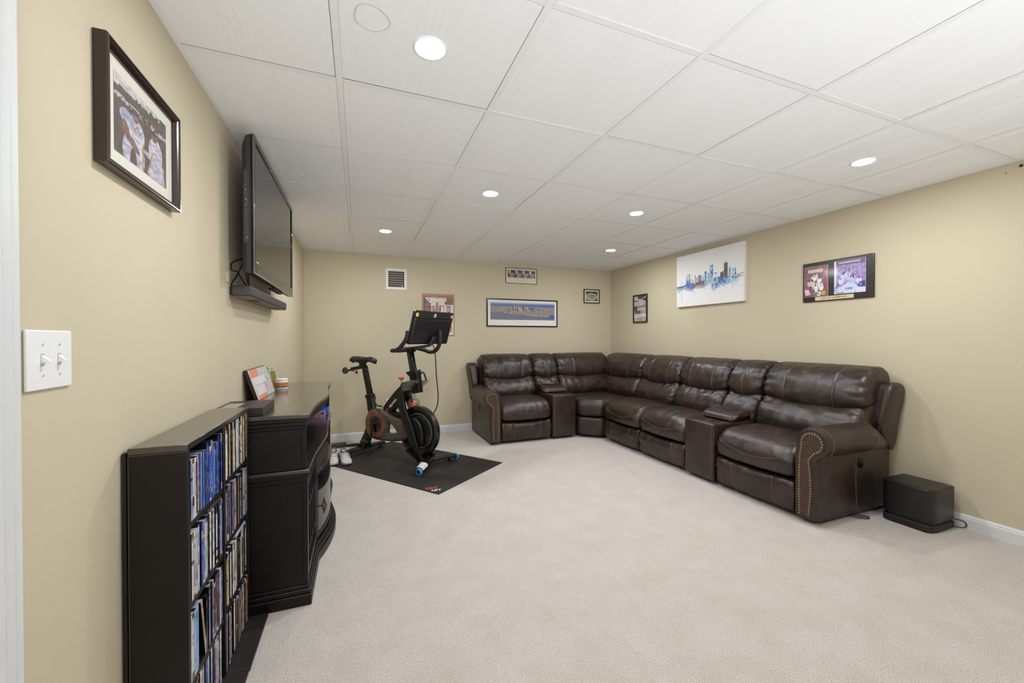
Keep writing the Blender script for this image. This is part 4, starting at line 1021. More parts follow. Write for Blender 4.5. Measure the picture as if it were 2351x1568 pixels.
me = bpy.data.meshes.new('drive_guard'); off = ORG[bike.name]
for v in bmg.verts: v.co -= off
bmg.to_mesh(me); bmg.free()
me.materials.append(mat('guard_smoke', rgb(92, 82, 74), .28, col2=rgb(58, 52, 48), vscale=9, coat=.3)); guard = bpy.data.objects.new('drive_guard', me); COL.objects.link(guard); guard.parent = bike; ORG[guard.name] = off
for p in me.polygons: p.use_smooth = True
me.set_sharp_from_angle(angle=.7)
cc = Vector(bx_(gc[0], -.078, gc[1]))
MB().lathe([(.080, 0), (.084, .002), (.130, .002), (.134, 0)], cc, -dv, 56).build('orange_ring', mat('guard_orange', rgb(150, 78, 56), .3, col2=rgb(110, 66, 52), vscale=12, coat=.3), bike, smooth=True, auto=.8)
cr = MB().lathe([(.0795, 0), (.078, .004), (.035, .006), (.022, .010), (.020, .018), (.001, .020)], cc, -dv, 48).build('crank_disc', M_gloss, bike, smooth=True, auto=.6)
for k in range(5):
    a = 2 * PI * k / 5 + .5; MB().lathe([(.0055, 0), (.005, .002), (.001, .003)], cc + (du * math.cos(a) + Vector((0, 0, 1)) * math.sin(a)) * .066 - dv * .0045, -dv, 12).build('bolt', M_chrome, cr)
for sv, sg in ((-1, 1), (1, -1)):
    v0 = sv * .108
    a_ = loft_uv([((gc[0], v0 * .98, gc[1] + .012 * sg), .008, .019, (1, 0)), ((gc[0] - .018 * sg, v0 * 1.02, gc[1] - .09 * sg), .007, .014, (1, 0)), ((gc[0] - .035 * sg, v0 * 1.06, gc[1] - .172 * sg), .007, .014, (1, 0))]).build('crank_arm', M_gloss, bike, bevel=.005, smooth=True)
    pz = gc[1] - .162 * sg
    pu = gc[0] - .033 * sg; pv = v0 * 1.06 + sv * .035
    pd = BM().box(pu - .048, pu + .030, pv - .024, pv + .028, pz - .009, pz + .007).build('pedal', M_black, bike, bevel=.006, seg=3)
    MB().lathe([(.006, 0), (.006, .04)], bx_(pu, v0 * 1.06, pz), dv * sv, 12).build('spindle', M_chrome, pd)
    BM().box(pu - .060, pu - .040, pv - .014, pv + .016, pz - .004, pz + .012).build('cleat_jaw', mat('jaw_grey', rgb(96, 96, 98), .3, metal=.6), pd, bevel=.003)
# name on the main tube with its orange round mark
tdir = Vector(bx_(.70, 0, .66)) - Vector(bx_(0, 0, 0)); tup = Vector(bx_(-.66, 0, .74)) - Vector(bx_(0, 0, 0))
tc_ = Vector(bx_(-.520, -.0335, .559)); 
text('frame_lettering', 'PELOTON', .030, tc_, tdir, tup, M_wht, bike, squash=.92, bold=.0015)
oc = Vector(bx_(-.596, -.0335, .487)); b = MB()
n3 = tdir.normalized(); u3 = tup.normalized()
for rad, a0, a1 in ((.019, .5, 5.2), (.009, -1, 3.2)):
    for k in range(14):
        a = a0 + (a1 - a0) * k / 14; c_ = a0 + (a1 - a0) * (k + 1) / 14
        q_ = [oc + (n3 * math.cos(x) + u3 * math.sin(x)) * r_ for x, r_ in ((a, rad), (c_, rad), (c_, rad - .006), (a, rad - .006))]
        i0 = len(b.v); b.v += [tuple(p) for p in q_]; b.f.append((i0, i0 + 1, i0 + 2, i0 + 3))
b.build('round_mark', mat('mark_orange', rgb(215, 95, 50), .4), bike)
# resistance knob
btube([(-.425, 0, .735), (-.434, 0, .775), (-.438, 0, .795)], .008, 12).build('knob_stem', M_chrome, bike, smooth=True)
btube([(-.415, 0, .70), (-.428, 0, .755)], .017, 16).build('knob_sleeve', M_black, bike, smooth=True)
kb = MB(); kc = Vector(bx_(-.443, 0, .795)); rings = []
for r, h_ in ((.012, -.004), (.020, 0), (.024, .007), (.025, .016), (.023, .024), (.014, .030), (.002, .031)):
    rings.append([tuple(kc + Vector((math.cos(a), math.sin(a), 0)) * r * (1 + .13 * math.cos(5 * a)) + Vector((0, 0, h_))) for a in [2 * PI * q / 40 for q in range(40)]])
kb.loft(rings).build('resistance_knob', mat('knob_orange', rgb(232, 92, 62), .35), bike, smooth=True)
# bottle trays: two smoked wings, and the clear bottle below
for sv, P in ((-1, [(-.352, .715), (-.335, .76), (-.27, .80), (-.16, .812), (-.165, .785), (-.225, .745), (-.27, .705), (-.32, .695)]), (1, [(-.30, .785), (-.19, .79), (-.17, .782), (-.27, .70), (-.30, .70)])):
    b = BM(); b.loft([[(u, sv * (.046 + .05 * k), z + .006 * k * 0) for u, z in P] for k in (0, 1)])
    b.build('bottle_tray', M_smoke, bike, bevel=.006, seg=3, smooth=True)
bt = MB().lathe([(.016, .125), (.018, .075), (.024, .050), (.050, .030), (.060, .005), (.058, -.022), (.040, -.05), (.018, -.066), (.002, -.07)], bx_(-.285, .0, .575), (0, 0, 1), 36).build('clear_bottle', M_clear, bike, smooth=True, label='clear plastic bottle shape with an orange insert')
MB().lathe([(.002, .012), (.036, .006), (.042, -.012), (.032, -.035), (.012, -.05), (.001, -.054)], bx_(-.285, .0, .575), (0, 0, 1), 30).build('orange_insert', mat('insert_orange', rgb(215, 84, 52), .35), bt, smooth=True)
# handlebars
hbar = btube([(-.345, -.03, 1.085), (-.36, -.09, 1.082), (-.385, -.16, 1.085), (-.395, -.2, 1.095), (-.37, -.222, 1.108)], .019, 16)
def hb_path(s): return curve_pts([(-.335, s * .02, 1.088), (-.345, s * .10, 1.080), (-.375, s * .165, 1.082), (-.345, s * .205, 1.082), (-.27, s * .215, 1.092), (-.215, s * .215, 1.135), (-.165, s * .212, 1.195), (-.155, s * .205, 1.262)], 6)
for s in (-1, 1):
    hp_ = hb_path(s) if s < 0 else curve_pts([(-.335, .02, 1.088), (-.300, .065, 1.098), (-.245, .105, 1.083), (-.175, .122, 1.062), (-.105, .122, 1.082), (-.062, .116, 1.135), (-.048, .110, 1.20), (-.044, .104, 1.270)], 6)
    MB().tube([bx_(*p) for p in hp_], .019, 16).build('handlebar', mat('bar_foam', rgb(38, 35, 36), .6, bump=.0003, bscale=600), bike, smooth=True)
    MB().tube([bx_(*p) for p in curve_pts([(-.335, s * .03, 1.098), (-.40, s * .075, 1.098), (-.36, s * .13, 1.092), (-.33, s * .175, 1.09)], 6)], .016, 14).build('inner_grip', MATS['bar_foam'], bike, smooth=True)
BM().box(-.372, -.285, -.042, .042, 1.062, 1.108).build('bar_clamp', M_blackm, bike, bevel=.012, seg=3)
# screen
sctr, sux, stilt = -.045, .03, .30
def scr(a, t, h_, SU=-.045, SV=.045):   # a across (-.25...25), t depth towards the front, h_ height 0...305
    return bx_(-.098 + SU + h_ * stilt + a * .08 + t, a + SV, 1.142 + h_ - t * stilt)
W2, H2 = .252, .302
def rr_ring(w_, h0, h1, t, r=.012, n=4):
    o = []
    for cx_, cy_, a0 in ((w_ - r, h1 - r, 0), (-w_ + r, h1 - r, PI / 2), (-w_ + r, h0 + r, PI), (w_ - r, h0 + r, 3 * PI / 2)):
        for k in range(n + 1):
            a = a0 + PI / 2 * k / n; o.append(scr(cx_ + r * math.cos(a), t, cy_ + r * math.sin(a)))
    return o
scb = MB(); scb.loft([rr_ring(W2, 0, H2, -.012), rr_ring(W2, 0, H2, .006), rr_ring(W2 - .003, .003, H2 - .003, .009)])
scr_o = scb.build('touchscreen', M_gloss, bike, smooth=True, auto=.5)
MB().loft([rr_ring(W2 - .008, .008, H2 - .066, .0095), rr_ring(W2 - .02, .02, H2 - .074, .022), rr_ring(W2 - .05, .03, H2 - .085, .025)]).build('rear_shell', mat('screen_shell', rgb(26, 24, 25), .4, bump=.0002, bscale=700), bike, smooth=True, auto=.4)
MB().loft([rr_ring(.246, H2 - .0645, H2 - .004, .0096, .006), rr_ring(.244, H2 - .062, H2 - .006, .0125, .006)]).build('top_band', mat('band_brown', rgb(46, 41, 38), .4), bike)
def disc_on(a, h_, r, m, nm, par, lift=.0130, inner=0):
    b = MB(); o = []
    for rad in ((r, inner) if inner else (r,)):
        o.append([scr(a + rad * math.cos(x), lift, h_ + rad * math.sin(x)) for x in [2 * PI * q / 32 for q in range(32)]])
    if inner: b.loft(o, True, False)
    else: i0 = [b.pt(p) for p in o[0]]; b.f.append(tuple(i0))
    return b.build(nm, m, par)
y1 = disc_on(-.222, H2 - .034, .0175, mat('sticker_yellow', rgb(222, 218, 110), .5), 'yellow_sticker', bike)
disc_on(-.222, H2 - .034, .006, mat('sticker_yellow_dark', rgb(190, 180, 60), .5), 'print_dot', y1, .0134)
w1 = disc_on(0.0, H2 - .034, .0175, M_wht, 'white_ring_sticker', bike, inner=.0125)
disc_on(0.0, H2 - .034, .0085, M_wht, 'print_ring', w1, .0134, inner=.0045)
p1 = disc_on(.226, H2 - .034, .0165, mat('sticker_pink', rgb(225, 150, 200), .5), 'pink_sticker', bike)
disc_on(.226, H2 - .034, .007, mat('sticker_pink_dark', rgb(190, 105, 165), .5), 'print_ring', p1, .0134, inner=.005)
loft_uv([((-.30, 0, 1.10), .025, .014, (0, 1)), ((-.17, 0, 1.115), .025, .012, (0, 1)), ((-.105, .02, 1.128), .024, .010, (-.6, 1)), ((-.075, .035, 1.17), .024, .006, (-1, .3)), ((-.062, .045, 1.21), .022, .005, (-1, .3))]).build('screen_arm', mat('arm_grey', rgb(62, 62, 70), .35, metal=.5), bike, bevel=.004, smooth=True)
MB().tube([Vector(bx_(*p)) for p in curve_pts([(-.08, .03, 1.15), (-.13, .13, 1.09), (-.175, .185, 1.06), (-.175, .195, 1.0), (-.168, .197, .85), (-.152, .198, .70), (-.147, .20, .62), (-.16, .195, .52), (-.205, .17, .43), (-.26, .12, .36)], 8)], .0052, 8).build('power_cable', M_rubber, bike, smooth=True)
# saddle
rings = []
for k in range(22):
    t = k / 21; u = -1.135 + .345 * t
    w = .086 * (1 - .66 * (t ** .9)) * (math.sqrt(max(0, 1 - ((.22 - t) / .22) ** 2)) if t < .22 else 1) + .006
    if t > .9: w *= math.sqrt(max(.05, 1 - ((t - .9) / .1) ** 2))
    zt = 1.018 - .012 * math.sin(PI * t) - .03 * max(0, t - .75) / .25 + (-.0 if t > .1 else -.03 * (.1 - t) / .1)
    th = .056 - .010 * math.exp(-((t - .5) / .22) ** 2); rg = []
    for q in range(24):
        a = 2 * PI * q / 24; x, y = math.cos(a), math.sin(a)
        rg.append((u, x * w, zt - th / 2 + y * th / 2 * (1 - .25 * x * x) - .012 * (abs(x) ** 3) * (1 - t) - (.010 * math.exp(-(x * w / .014) ** 2) if y > 0 and t < .75 else 0)))
    rings.append(rg)
BM().loft(rings).build('saddle', mat('saddle_vinyl', rgb(28, 27, 29), .45, bump=.0002, bscale=500), bike, smooth=True)
loft_uv([((-1.09, 0, .965), .030, .012, (0, 1)), ((-.98, 0, .955), .028, .022, (0, 1)), ((-.90, 0, .965), .014, .012, (0, 1))]).build('saddle_rail', M_black, bike, bevel=.006, smooth=True)
loft_uv([((-.985, 0, .90), .024, .034, (1, 0)), ((-.985, 0, .955), .022, .030, (1, 0))]).build('saddle_clamp', M_blackm, bike, bevel=.005, smooth=True)
sl = loft_uv([((-1.155, 0, .872), .020, .016, (0, 1)), ((-1.02, 0, .893), .022, .017, (0, 1)), ((-.93, 0, .90), .022, .014, (0, 1))]).build('saddle_slider', M_blackm, bike, bevel=.006, smooth=True)
MB().lathe([(.006, 0), (.006, .02), (.016, .024), (.016, .034), (.004, .038)], bx_(-1.08, 0, .862), (0, 0, -1), 16).build('slider_knob', M_black, sl, smooth=True, auto=.6)
# hand weight held in the rack behind the saddle
dw = MB().lathe([(.002, -.012), (.030, -.011), (.036, -.005), (.036, .005), (.030, .011), (.002, .012)], bx_(-1.232, -.02, .853), Vector((-.55, -.83, .1)), 6 * 5)
dwo = dw.build('weight_head', mat('weight_iron', rgb(70, 66, 64), .4, metal=.3), bike, smooth=True, auto=.6)
MB().tube([bx_(-1.232, .10, .853), bx_(-1.232, -.02, .853)], .011, 12).build('weight_handle', M_black, dwo, smooth=True)
MB().tube([bx_(-1.15, .03, .87), bx_(-1.2, .06, .85), bx_(-1.24, .09, .838)], .008, 8).build('weight_rack', M_blackm, bike, smooth=True)

# ------------------------------------------------------------------ shoes, adaptor, cord on the floor
M_shoe = mat('shoe_white', rgb(222, 220, 218), .4, var=.12, vscale=30)
def shoe(loc, ang, roll, label):
    e = empty('cycling_shoe', loc, label, 'shoe', 'white shoes beside the bike')
    R = Matrix.Rotation(ang, 3, 'Z') @ Matrix.Rotation(roll, 3, 'X')
    L0 = Vector(loc)
    def X(x, y, z): return tuple(L0 + R @ Vector((x, y, z)))
    # stations from heel to toe: x, half width, sole z, top z, open
    S = [(-.135, .020, .008, .070), (-.125, .030, .004, .088), (-.09, .036, .002, .096), (-.05, .036, .002, .090), (-.01, .037, .003, .080), (.03, .042, .002, .066), (.07, .046, .001, .052), (.10, .044, .002, .044), (.125, .034, .005, .036), (.138, .016, .010, .028)]
    def ring(x, hw, z0, z1, s=1.0, dz=0):
        o = []
        for q in range(20):
            a = 2 * PI * q / 20; c_, s_ = math.cos(a), math.sin(a)
            o.append(X(x, math.copysign(abs(c_) ** .8, c_) * hw * s * (1 if s_ < 0 else 1 - .35 * s_), (z0 + z1) / 2 + math.copysign(abs(s_) ** .8, s_) * (z1 - z0) / 2 * s + dz))
        return o
    up = MB().loft([ring(x, hw, z0 + .014, z1) for x, hw, z0, z1 in S]).build('upper', M_shoe, e, smooth=True)
    MB().loft([ring(x, hw + .003, z0, z0 + .020) for x, hw, z0, z1 in S]).build('sole', mat('sole_grey', rgb(190, 188, 186), .5), e, smooth=True)
    cx_, ozs = -.072, .0895
    MB().loft([[X(cx_ + r * 1.5 * math.cos(a), r * .75 * math.sin(a), z - .16 * r * math.cos(a)) for a in [2 * PI * q / 24 for q in range(24)]] for r, z in ((.040, .086), (.036, .1015), (.031, .1030), (.027, .094), (.022, .088), (.002, .087))]).build('collar_opening', mat('shoe_lining', rgb(120, 112, 104), .8), up, smooth=True)
    for k, x in enumerate((.0, .035, .068)):
        z = .082 - (x) * .43
        MB().tube([X(x, -.040, z - .026), X(x, -.030, z - .004), X(x, 0, z + .003), X(x, .030, z - .004), X(x, .040, z - .026)], .0055, 8).build('strap', mat('strap_grey', rgb(200, 198, 198), .4), up, smooth=True)
    for y in (-.012, .010): MB().lathe([(.0045, 0), (.001, .0015)], X(.118, y, .041), R @ Vector((.5, 0, 1)), 8).build('vent_hole', M_black, up)
shoe((-.135, 4.125, ZM), -1.35, 0, 'white cycling shoe with straps, the one nearer the bike')
shoe((-.238, 4.16, ZM), -1.55, 0, 'white cycling shoe half hidden behind the console')
ad = empty('power_adaptor', (-.215, 4.72, 0), 'dark grey power adaptor brick on the carpet by the back wall', 'power adaptor')
R = Matrix.Rotation(.12, 3, 'Z'); c_ = Vector((-.215, 4.72, 0))
MB(lambda x, y, z: tuple(c_ + R @ Vector((x, y, z)))).box(-.075, .075, -.033, .033, .001, .048).build('brick', mat('adaptor_grey', rgb(58, 56, 54), .45), ad, bevel=.005, seg=3)
MB().tube(curve_pts([c_ + Vector((.07, .01, .022)), c_ + Vector((.13, .0, .012)), c_ + Vector((.22, -.03, .006)), c_ + Vector((.30, .02, .005))], 6), .004, 8).build('cord', M_rubber, ad, smooth=True)
cp = []
for k in range(60):
    a = k * .42; cp.append(Vector((-.06 + .075 * math.cos(a) + .015 * math.sin(a * .37), 4.40 + .035 * math.sin(a), .085 + .008 * math.sin(a * .23) + k * .0002)))
cp += [Vector((.03, 4.40, .075)), Vector((.10, 4.43, .078)), Vector((.13, 4.46, .076))]
MB().tube(cp, .0036, 7).build('coiled_cord', M_rubber, loc=(-.05, 4.42, .08), smooth=True, label='black cord coiled on the rear bar of the bike', cat='cord')

# ------------------------------------------------------------------ subwoofer by the right wall
sw_ = empty('subwoofer', (3.32, 1.42, 0), 'black boxy subwoofer with rounded corners on the carpet beside the sofa arm', 'subwoofer')
SB = [(3.150, 1.335), (3.275, 1.275)]
def sub_ring(z, g, top=False):
    # rounded rectangle in plan, slightly bowed sides
    x0, x1, y0, y1 = 3.215 + g, 3.478 - g, 1.300 + g, 1.560 - g; r = .045; o = []
    for cx_, cy_, a0 in ((x1 - .02, y1 - .02, 0), (x0 + r, y1 - r, PI / 2), (x0 + .085, y0 + .03, PI), (x1 - .02, y0 + .02, 3 * PI / 2)):
        rx = {0: .02, PI / 2: r}.get(a0, .085 if a0 == PI else .02); ry = {0: .02, PI / 2: r}.get(a0, .03 if a0 == PI else .02)
        for k in range(9):
            a = a0 + PI / 2 * k / 8; o.append((cx_ + rx * math.cos(a), cy_ + ry * math.sin(a), z))
    return o
M_sub = mat('subwoofer_satin', rgb(28, 26, 27), .34, bump=.0002, bscale=700)
MB().loft([sub_ring(.060, .004), sub_ring(.064, .001), sub_ring(.255, .001), sub_ring(.262, .005), sub_ring(.264, .012)]).build('cabinet', M_sub, sw_, smooth=True, auto=.5)
MB().loft([sub_ring(.044, .010), sub_ring(.0605, .010)]).build('shadow_gap', M_black, sw_)
MB().loft([sub_ring(.002, .006), sub_ring(.010, .0), sub_ring(.040, .0), sub_ring(.0445, .004)]).build('plinth', mat('plinth_rubber', rgb(34, 31, 30), .6), sw_, smooth=True, auto=.5)
MB().tube(curve_pts([(3.47, 1.31, .055), (3.497, 1.275, .050), (3.502, 1.262, .028), (3.490, 1.272, .012), (3.47, 1.31, .010)], 8), .0028, 8).build('cord', M_rubber, sw_, smooth=True)
MB().tube(curve_pts([(2.98, 1.70, .018), (3.05, 1.60, .012), (3.10, 1.565, .010), (3.125, 1.585, .010), (3.08, 1.64, .012), (3.06, 1.70, .02)], 8), .0035, 8).build('sofa_cable', M_rubber, loc=(3.05, 1.62, .01), smooth=True, label='short black cable loop coming out from under the sofa side', cat='cable')
# ------------------------------------------------------------------ vent on the back wall
vt = empty('wall_vent', (.423, YB, 1.917), 'square white metal air vent high on the back wall', 'vent')
VX0, VX1, VZ0, VZ1 = .299, .547, 1.790, 2.044
mitred('vent_frame', [(0, .0005), (.002, .006), (.028, .011), (.031, .010), (.031, .001)], M_white, vt, rectBk(VX0, VX1, VZ0, VZ1))
MB().box(VX0 + .032, VX1 - .032, YB - .0015, YB - .0004, VZ0 + .032, VZ1 - .032).build('dark_duct', mat('duct_black', (.006, .005, .005), .9), vt)
wv = VX1 - VX0 - .064; hv = VZ1 - VZ0 - .064
M_vent = mat('vent_blade', rgb(190, 182, 165), .5)
for k in range(1, 11): x = VX0 + .032 + wv * k / 11; MB().box(x - .0018, x + .0018, YB - .009, YB - .0016, VZ0 + .032, VZ1 - .032).build('upright_blade', M_vent, vt)
for k in range(1, 7): z = VZ0 + .032 + hv * k / 7; MB().box(VX0 + .032, VX1 - .032, YB - .0065, YB - .0018, z - .002, z + .002).build('level_blade', M_vent, vt)
MB().tube([(VX1 - .062, YB - .010, VZ0 + .040), (VX1 - .050, YB - .016, VZ0 + .052)], .004, 8).build('damper_tab', M_white, vt)
# ------------------------------------------------------------------ pictures on the back wall
def picture(nm, label, rect, ext, prof, m, border, bordm, img, cat='framed picture', glass=True, inset=None):
    xa, xb, za, zb = ext
    e = empty(nm, ((xa + xb) / 2, YB, (za + zb) / 2) if rect is rectBk else (XR, (xa + xb) / 2, (za + zb) / 2), label, cat)
    mitred('frame', prof, m, e, rect(*ext)); fw_ = prof[-1][0]
    if rect is rectBk: MB().box(xa + fw_, xb - fw_, YB - .007, YB - .0008, za + fw_, zb - fw_).build('mount', bordm, e)
    else: MB().box(XR - .007, XR - .0008, xa + fw_, xb - fw_, za + fw_, zb - fw_).build('mount', bordm, e)
    l, r, t, b_ = border
    if rect is rectBk: grid_paint('print', img, (xa + l, YB - .0078, zb - t), (xb - xa - l - r, 0, 0), (0, 0, -(zb - za - t - b_)), parent=e)
    else: grid_paint('print', img, (XR - .0078, xb - l, zb - t), (0, -(xb - xa - l - r), 0), (0, 0, -(zb - za - t - b_)), parent=e)
    return e
thin = lambda w, d: [(0, .0008), (0, d), (.002, d + .002), (w - .002, d + .002), (w, d - .002), (w, .0008)]
M_fblack = mat('black_frame', rgb(24, 18, 16), .22, coat=.4)
M_paper = mat('white_mount', rgb(232, 230, 224), .7)
# panorama of a city from the air
h, w = 120, 380; X_, Y_ = np.meshgrid(np.linspace(0, 1, w), np.linspace(0, 1, h)); rs_ = np.random.RandomState(3)
sky = np.array([.62, .68, .80]); img = np.ones((h, w, 3)) * np.array([.46, .47, .55])
img[Y_ < .08] = sky; k = (Y_ >= .08) & (Y_ < .24); img[k] = np.array([.40, .44, .60]); img[k & (X_ > .55)] = (.34, .42, .66)
n1 = smooth_noise(h, w, 3, 5); n2 = smooth_noise(h, w, 9, 6)
city = (Y_ > .23 + .02 * n2) & (Y_ < .52 + .34 * (X_ - .15).clip(0, .6) + .08 * n2 - .25 * (X_ - .8).clip(0, 1)) 
cg = rs_.rand(h, w); cg = (cg + np.roll(cg, 1, 0) + np.roll(cg, 1, 1)) / 3
img[city] = (np.array([.58, .53, .50]) * (.55 + .9 * cg[..., None]) * (.8 + .4 * n1[..., None]))[city]
for q in range(60):
    cx_ = rs_.normal(.42, .13) if q < 44 else rs_.uniform(.1, .9); hh = rs_.uniform(.1, .26) * (1.15 - abs(cx_ - .42)); wd = rs_.uniform(.004, .010)
    base_ = .46 + rs_.uniform(-.06, .1); c_ = np.array([.62, .58, .55]) * rs_.uniform(.6, 1.35) + np.array([rs_.uniform(-.03, .05), 0, 0])
    m_ = (abs(X_ - cx_) < wd) & (Y_ > base_ - hh) & (Y_ < base_); img[m_] = c_; img[m_ & (X_ > cx_ + wd * .3)] = c_ * .65
for cx_, cy_, rx, ry in ((.63, .34, .05, .06), (.97, .80, .09, .13)): img[((X_ - cx_) / rx) ** 2 + ((Y_ - cy_) / ry) ** 2 < 1] = (.30, .40, .62)
img[(Y_ > .5) & ~city & (n1 > .4)] *= .96
for q in range(14):
    cx_ = rs_.uniform(.22, .95); cy_ = .56 + .34 * (min(max(cx_ - .15, 0), .6)); img[((X_ - cx_) / .02) ** 2 + ((Y_ - cy_) / .02) ** 2 < 1] = (.78, .72, .66)
pn = picture('framed_panorama', 'wide black framed aerial city panorama print on the back wall above the sofa', rectBk, (1.571, 2.622, 1.350, 1.728), thin(.018, .012), M_fblack, (.052, .048, .048, .095), M_paper, img)
for k_ in range(1): text('caption_lettering', 'CITY HARBOR', .022, (2.09, YB - .0082, 1.412), (1, 0, 0), (0, 0, 1), mat('caption_grey', rgb(185, 184, 186), .6), pn) if False else None
b = MB()
for q in range(16): b.box(1.99 + q * .012, 1.997 + q * .012, YB - .0079, YB - .0076, 1.410, 1.418 if q % 3 else 1.414) if q != 6 else None
b.build('caption_line', mat('caption_grey', rgb(190, 188, 188), .6), pn, kind='stuff')
# strip of four batting portraits
h, w = 70, 200; X_, Y_ = np.meshgrid(np.linspace(0, 1, w), np.linspace(0, 1, h)); rs_ = np.random.RandomState(8)
img = np.ones((h, w, 3)) * np.array([.30, .24, .22]) * (.7 + .6 * smooth_noise(h, w, 5, 2)[..., None])
for q in range(4):
    o = q * .25
    def bl_(cx, cy, rx, ry, c): img[((X_ - o - cx) / rx) ** 2 + ((Y_ - cy) / ry) ** 2 < 1] = c
    bl_(.14, .62, .062, .5, (.56, .56, .54)); bl_(.14, .72, .04, .3, (.50, .55, .52)); bl_(.215, .75, .03, .25, (.50, .26, .20)); bl_(.215, .55, .045, .08, (.74, .60, .54))
    bl_(.07, .22, .045, .20, (.80, .76, .74)); bl_(.065, .42, .03, .1, (.80, .68, .60)); bl_(.145, .24, .035, .15, (.10, .08, .10)); bl_(.02, .75, .02, .25, (.35, .18, .14))
cm = mat('cream_mount', rgb(222, 208, 186), .7)
st_ = picture('portrait_strip', 'small wide framed strip of four player portraits high on the back wall', rectBk, (1.842, 2.302, 1.941, 2.150), thin(.006, .012), mat('gold_black_frame', rgb(70, 58, 40), .4), (.030, .026, .030, .080), cm, img)
b = MB()
for q in range(24): b.box(1.90 + q * .014, 1.907 + q * .014, YB - .0079, YB - .0076, 2.004, 2.004 + (.006 if q % 4 else .003))
for q in range(12): b.box(2.01 + q * .011, 2.017 + q * .011, YB - .0079, YB - .0076, 1.978, 1.983)
b.build('caption_line', mat('caption_tan', rgb(175, 162, 145), .6), st_, kind='stuff')
# small stadium photo
h, w = 80, 90; X_, Y_ = np.meshgrid(np.linspace(-1, 1, w), np.linspace(-1, 1, h)); img = np.ones((h, w, 3)) * np.array([.24, .19, .19]) * (.5 + .9 * smooth_noise(h, w, 6, 2)[..., None])
sn = smooth_noise(h, w, 4, 7)[..., None]
rad = np.hypot((X_ + .05) / 1.02, (Y_ - .12) / .82); img[rad < 1] = (np.array([.68, .66, .60]) * (.7 + .5 * sn))[rad < 1]; img[rad < .86] = (.70, .68, .62)
rad2 = np.hypot((X_ + .0) / .72, (Y_ - .0) / .52); img[rad2 < 1] = (np.array([.56, .62, .42]) * (.85 + .25 * sn))[rad2 < 1]; img[np.hypot((X_ + .1) / .3, (Y_ - .45) / .22) < 1] = (.66, .62, .52)
img[(rad > .92) & (rad < 1.04) & (sn[..., 0] > .55)] = (.85, .84, .80)
picture('stadium_photo', 'small square black framed aerial stadium photo near the room corner', rectBk, (3.052, 3.320, 1.706, 1.912), thin(.012, .016), M_fblack, (.040, .036, .034, .036), mat('pale_mount', rgb(214, 206, 192), .7), img)
# stadium poster partly behind the bike's screen
h, w = 220, 170; X_, Y_ = np.meshgrid(np.linspace(0, 1, w), np.linspace(0, 1, h)); sn = smooth_noise(h, w, 5, 12)
img = np.ones((h, w, 3)) * np.array([.84, .80, .74]); img[Y_ < .07] = (.66, .36, .28); img[(X_ < .24)] = (.36, .32, .30); img[(X_ > .70) & (Y_ < .24)] = (.52, .35, .32)
img[(Y_ < .07)] = (.68, .38, .30)
def pb(x0, x1, y0, y1, c, tex=.5):
    m_ = (X_ > x0) & (X_ < x1) & (Y_ > y0) & (Y_ < y1); img[m_] = (np.array(c) * (1 - tex / 2 + tex * sn[..., None]))[m_]
pb(.06, .45, .07, .105, (.86, .86, .84), .2); pb(.10, .42, .12, .15, (.90, .88, .84), .3); pb(.16, .40, .16, .20, (.85, .83, .78), .3)
img[((X_ - .36) / .13) ** 2 + ((Y_ - .075) / .035) ** 2 < 1] = (.55, .62, .68); pb(.08, .45, .085, .105, (.9, .9, .9), .2)
pb(.24, .42, .26, .50, (.66, .62, .62), .9); pb(.52, .68, .26, .50, (.45, .40, .36), .9); pb(.76, .92, .26, .50, (.62, .56, .54), .9); pb(.42, .50, .18, 1, (.78, .42, .30), .3); pb(.58, .66, .28, .5, (.84, .82, .78), .2)
for cy_ in (.25, .36):
    r_ = np.hypot((X_ - .13) / .07, (Y_ - cy_) / .035); img[r_ < 1] = (.80, .40, .26); img[r_ < .4] = (.36, .30, .28)
r_ = np.hypot((X_ - .71) / .065, (Y_ - .115) / .05); img[r_ < 1] = (.86, .78, .76); img[(r_ < .45) & (sn > .5)] = (.75, .45, .45)
pb(.02, .98, .54, .70, (.72, .50, .42), .8); pb(.05, .95, .74, .93, (.70, .44, .36), .8); img[Y_ > .955] = (.84, .80, .72)
picture('stadium_poster', 'tall orange and cream sports poster behind the bike\'s screen', rectBk, (.735, 1.136, 1.228, 1.755), thin(.007, .006), mat('olive_frame', rgb(96, 84, 52), .4), (.012, .012, .012, .012), mat('poster_edge', rgb(215, 200, 178), .6), img, cat='poster')
# wall outlet behind the bike
ol = empty('wall_outlet', (.338, YB, .405), 'white electrical outlet low on the back wall behind the bike', 'outlet')
pp = MB().box(.300, .376, YB - .006, YB - .0003, .345, .470).build('outlet_plate', M_white, ol, bevel=.003)
for z in (.385, .43):
    s = MB().box(.322, .354, YB - .0075, YB - .0058, z - .014, z + .014).build('socket', M_white, pp, bevel=.003)
    MB().box(.331, .333, YB - .0079, YB - .0074, z - .003, z + .007).box(.343, .345, YB - .0079, YB - .0074, z - .003, z + .007).build('slots', M_black, s)
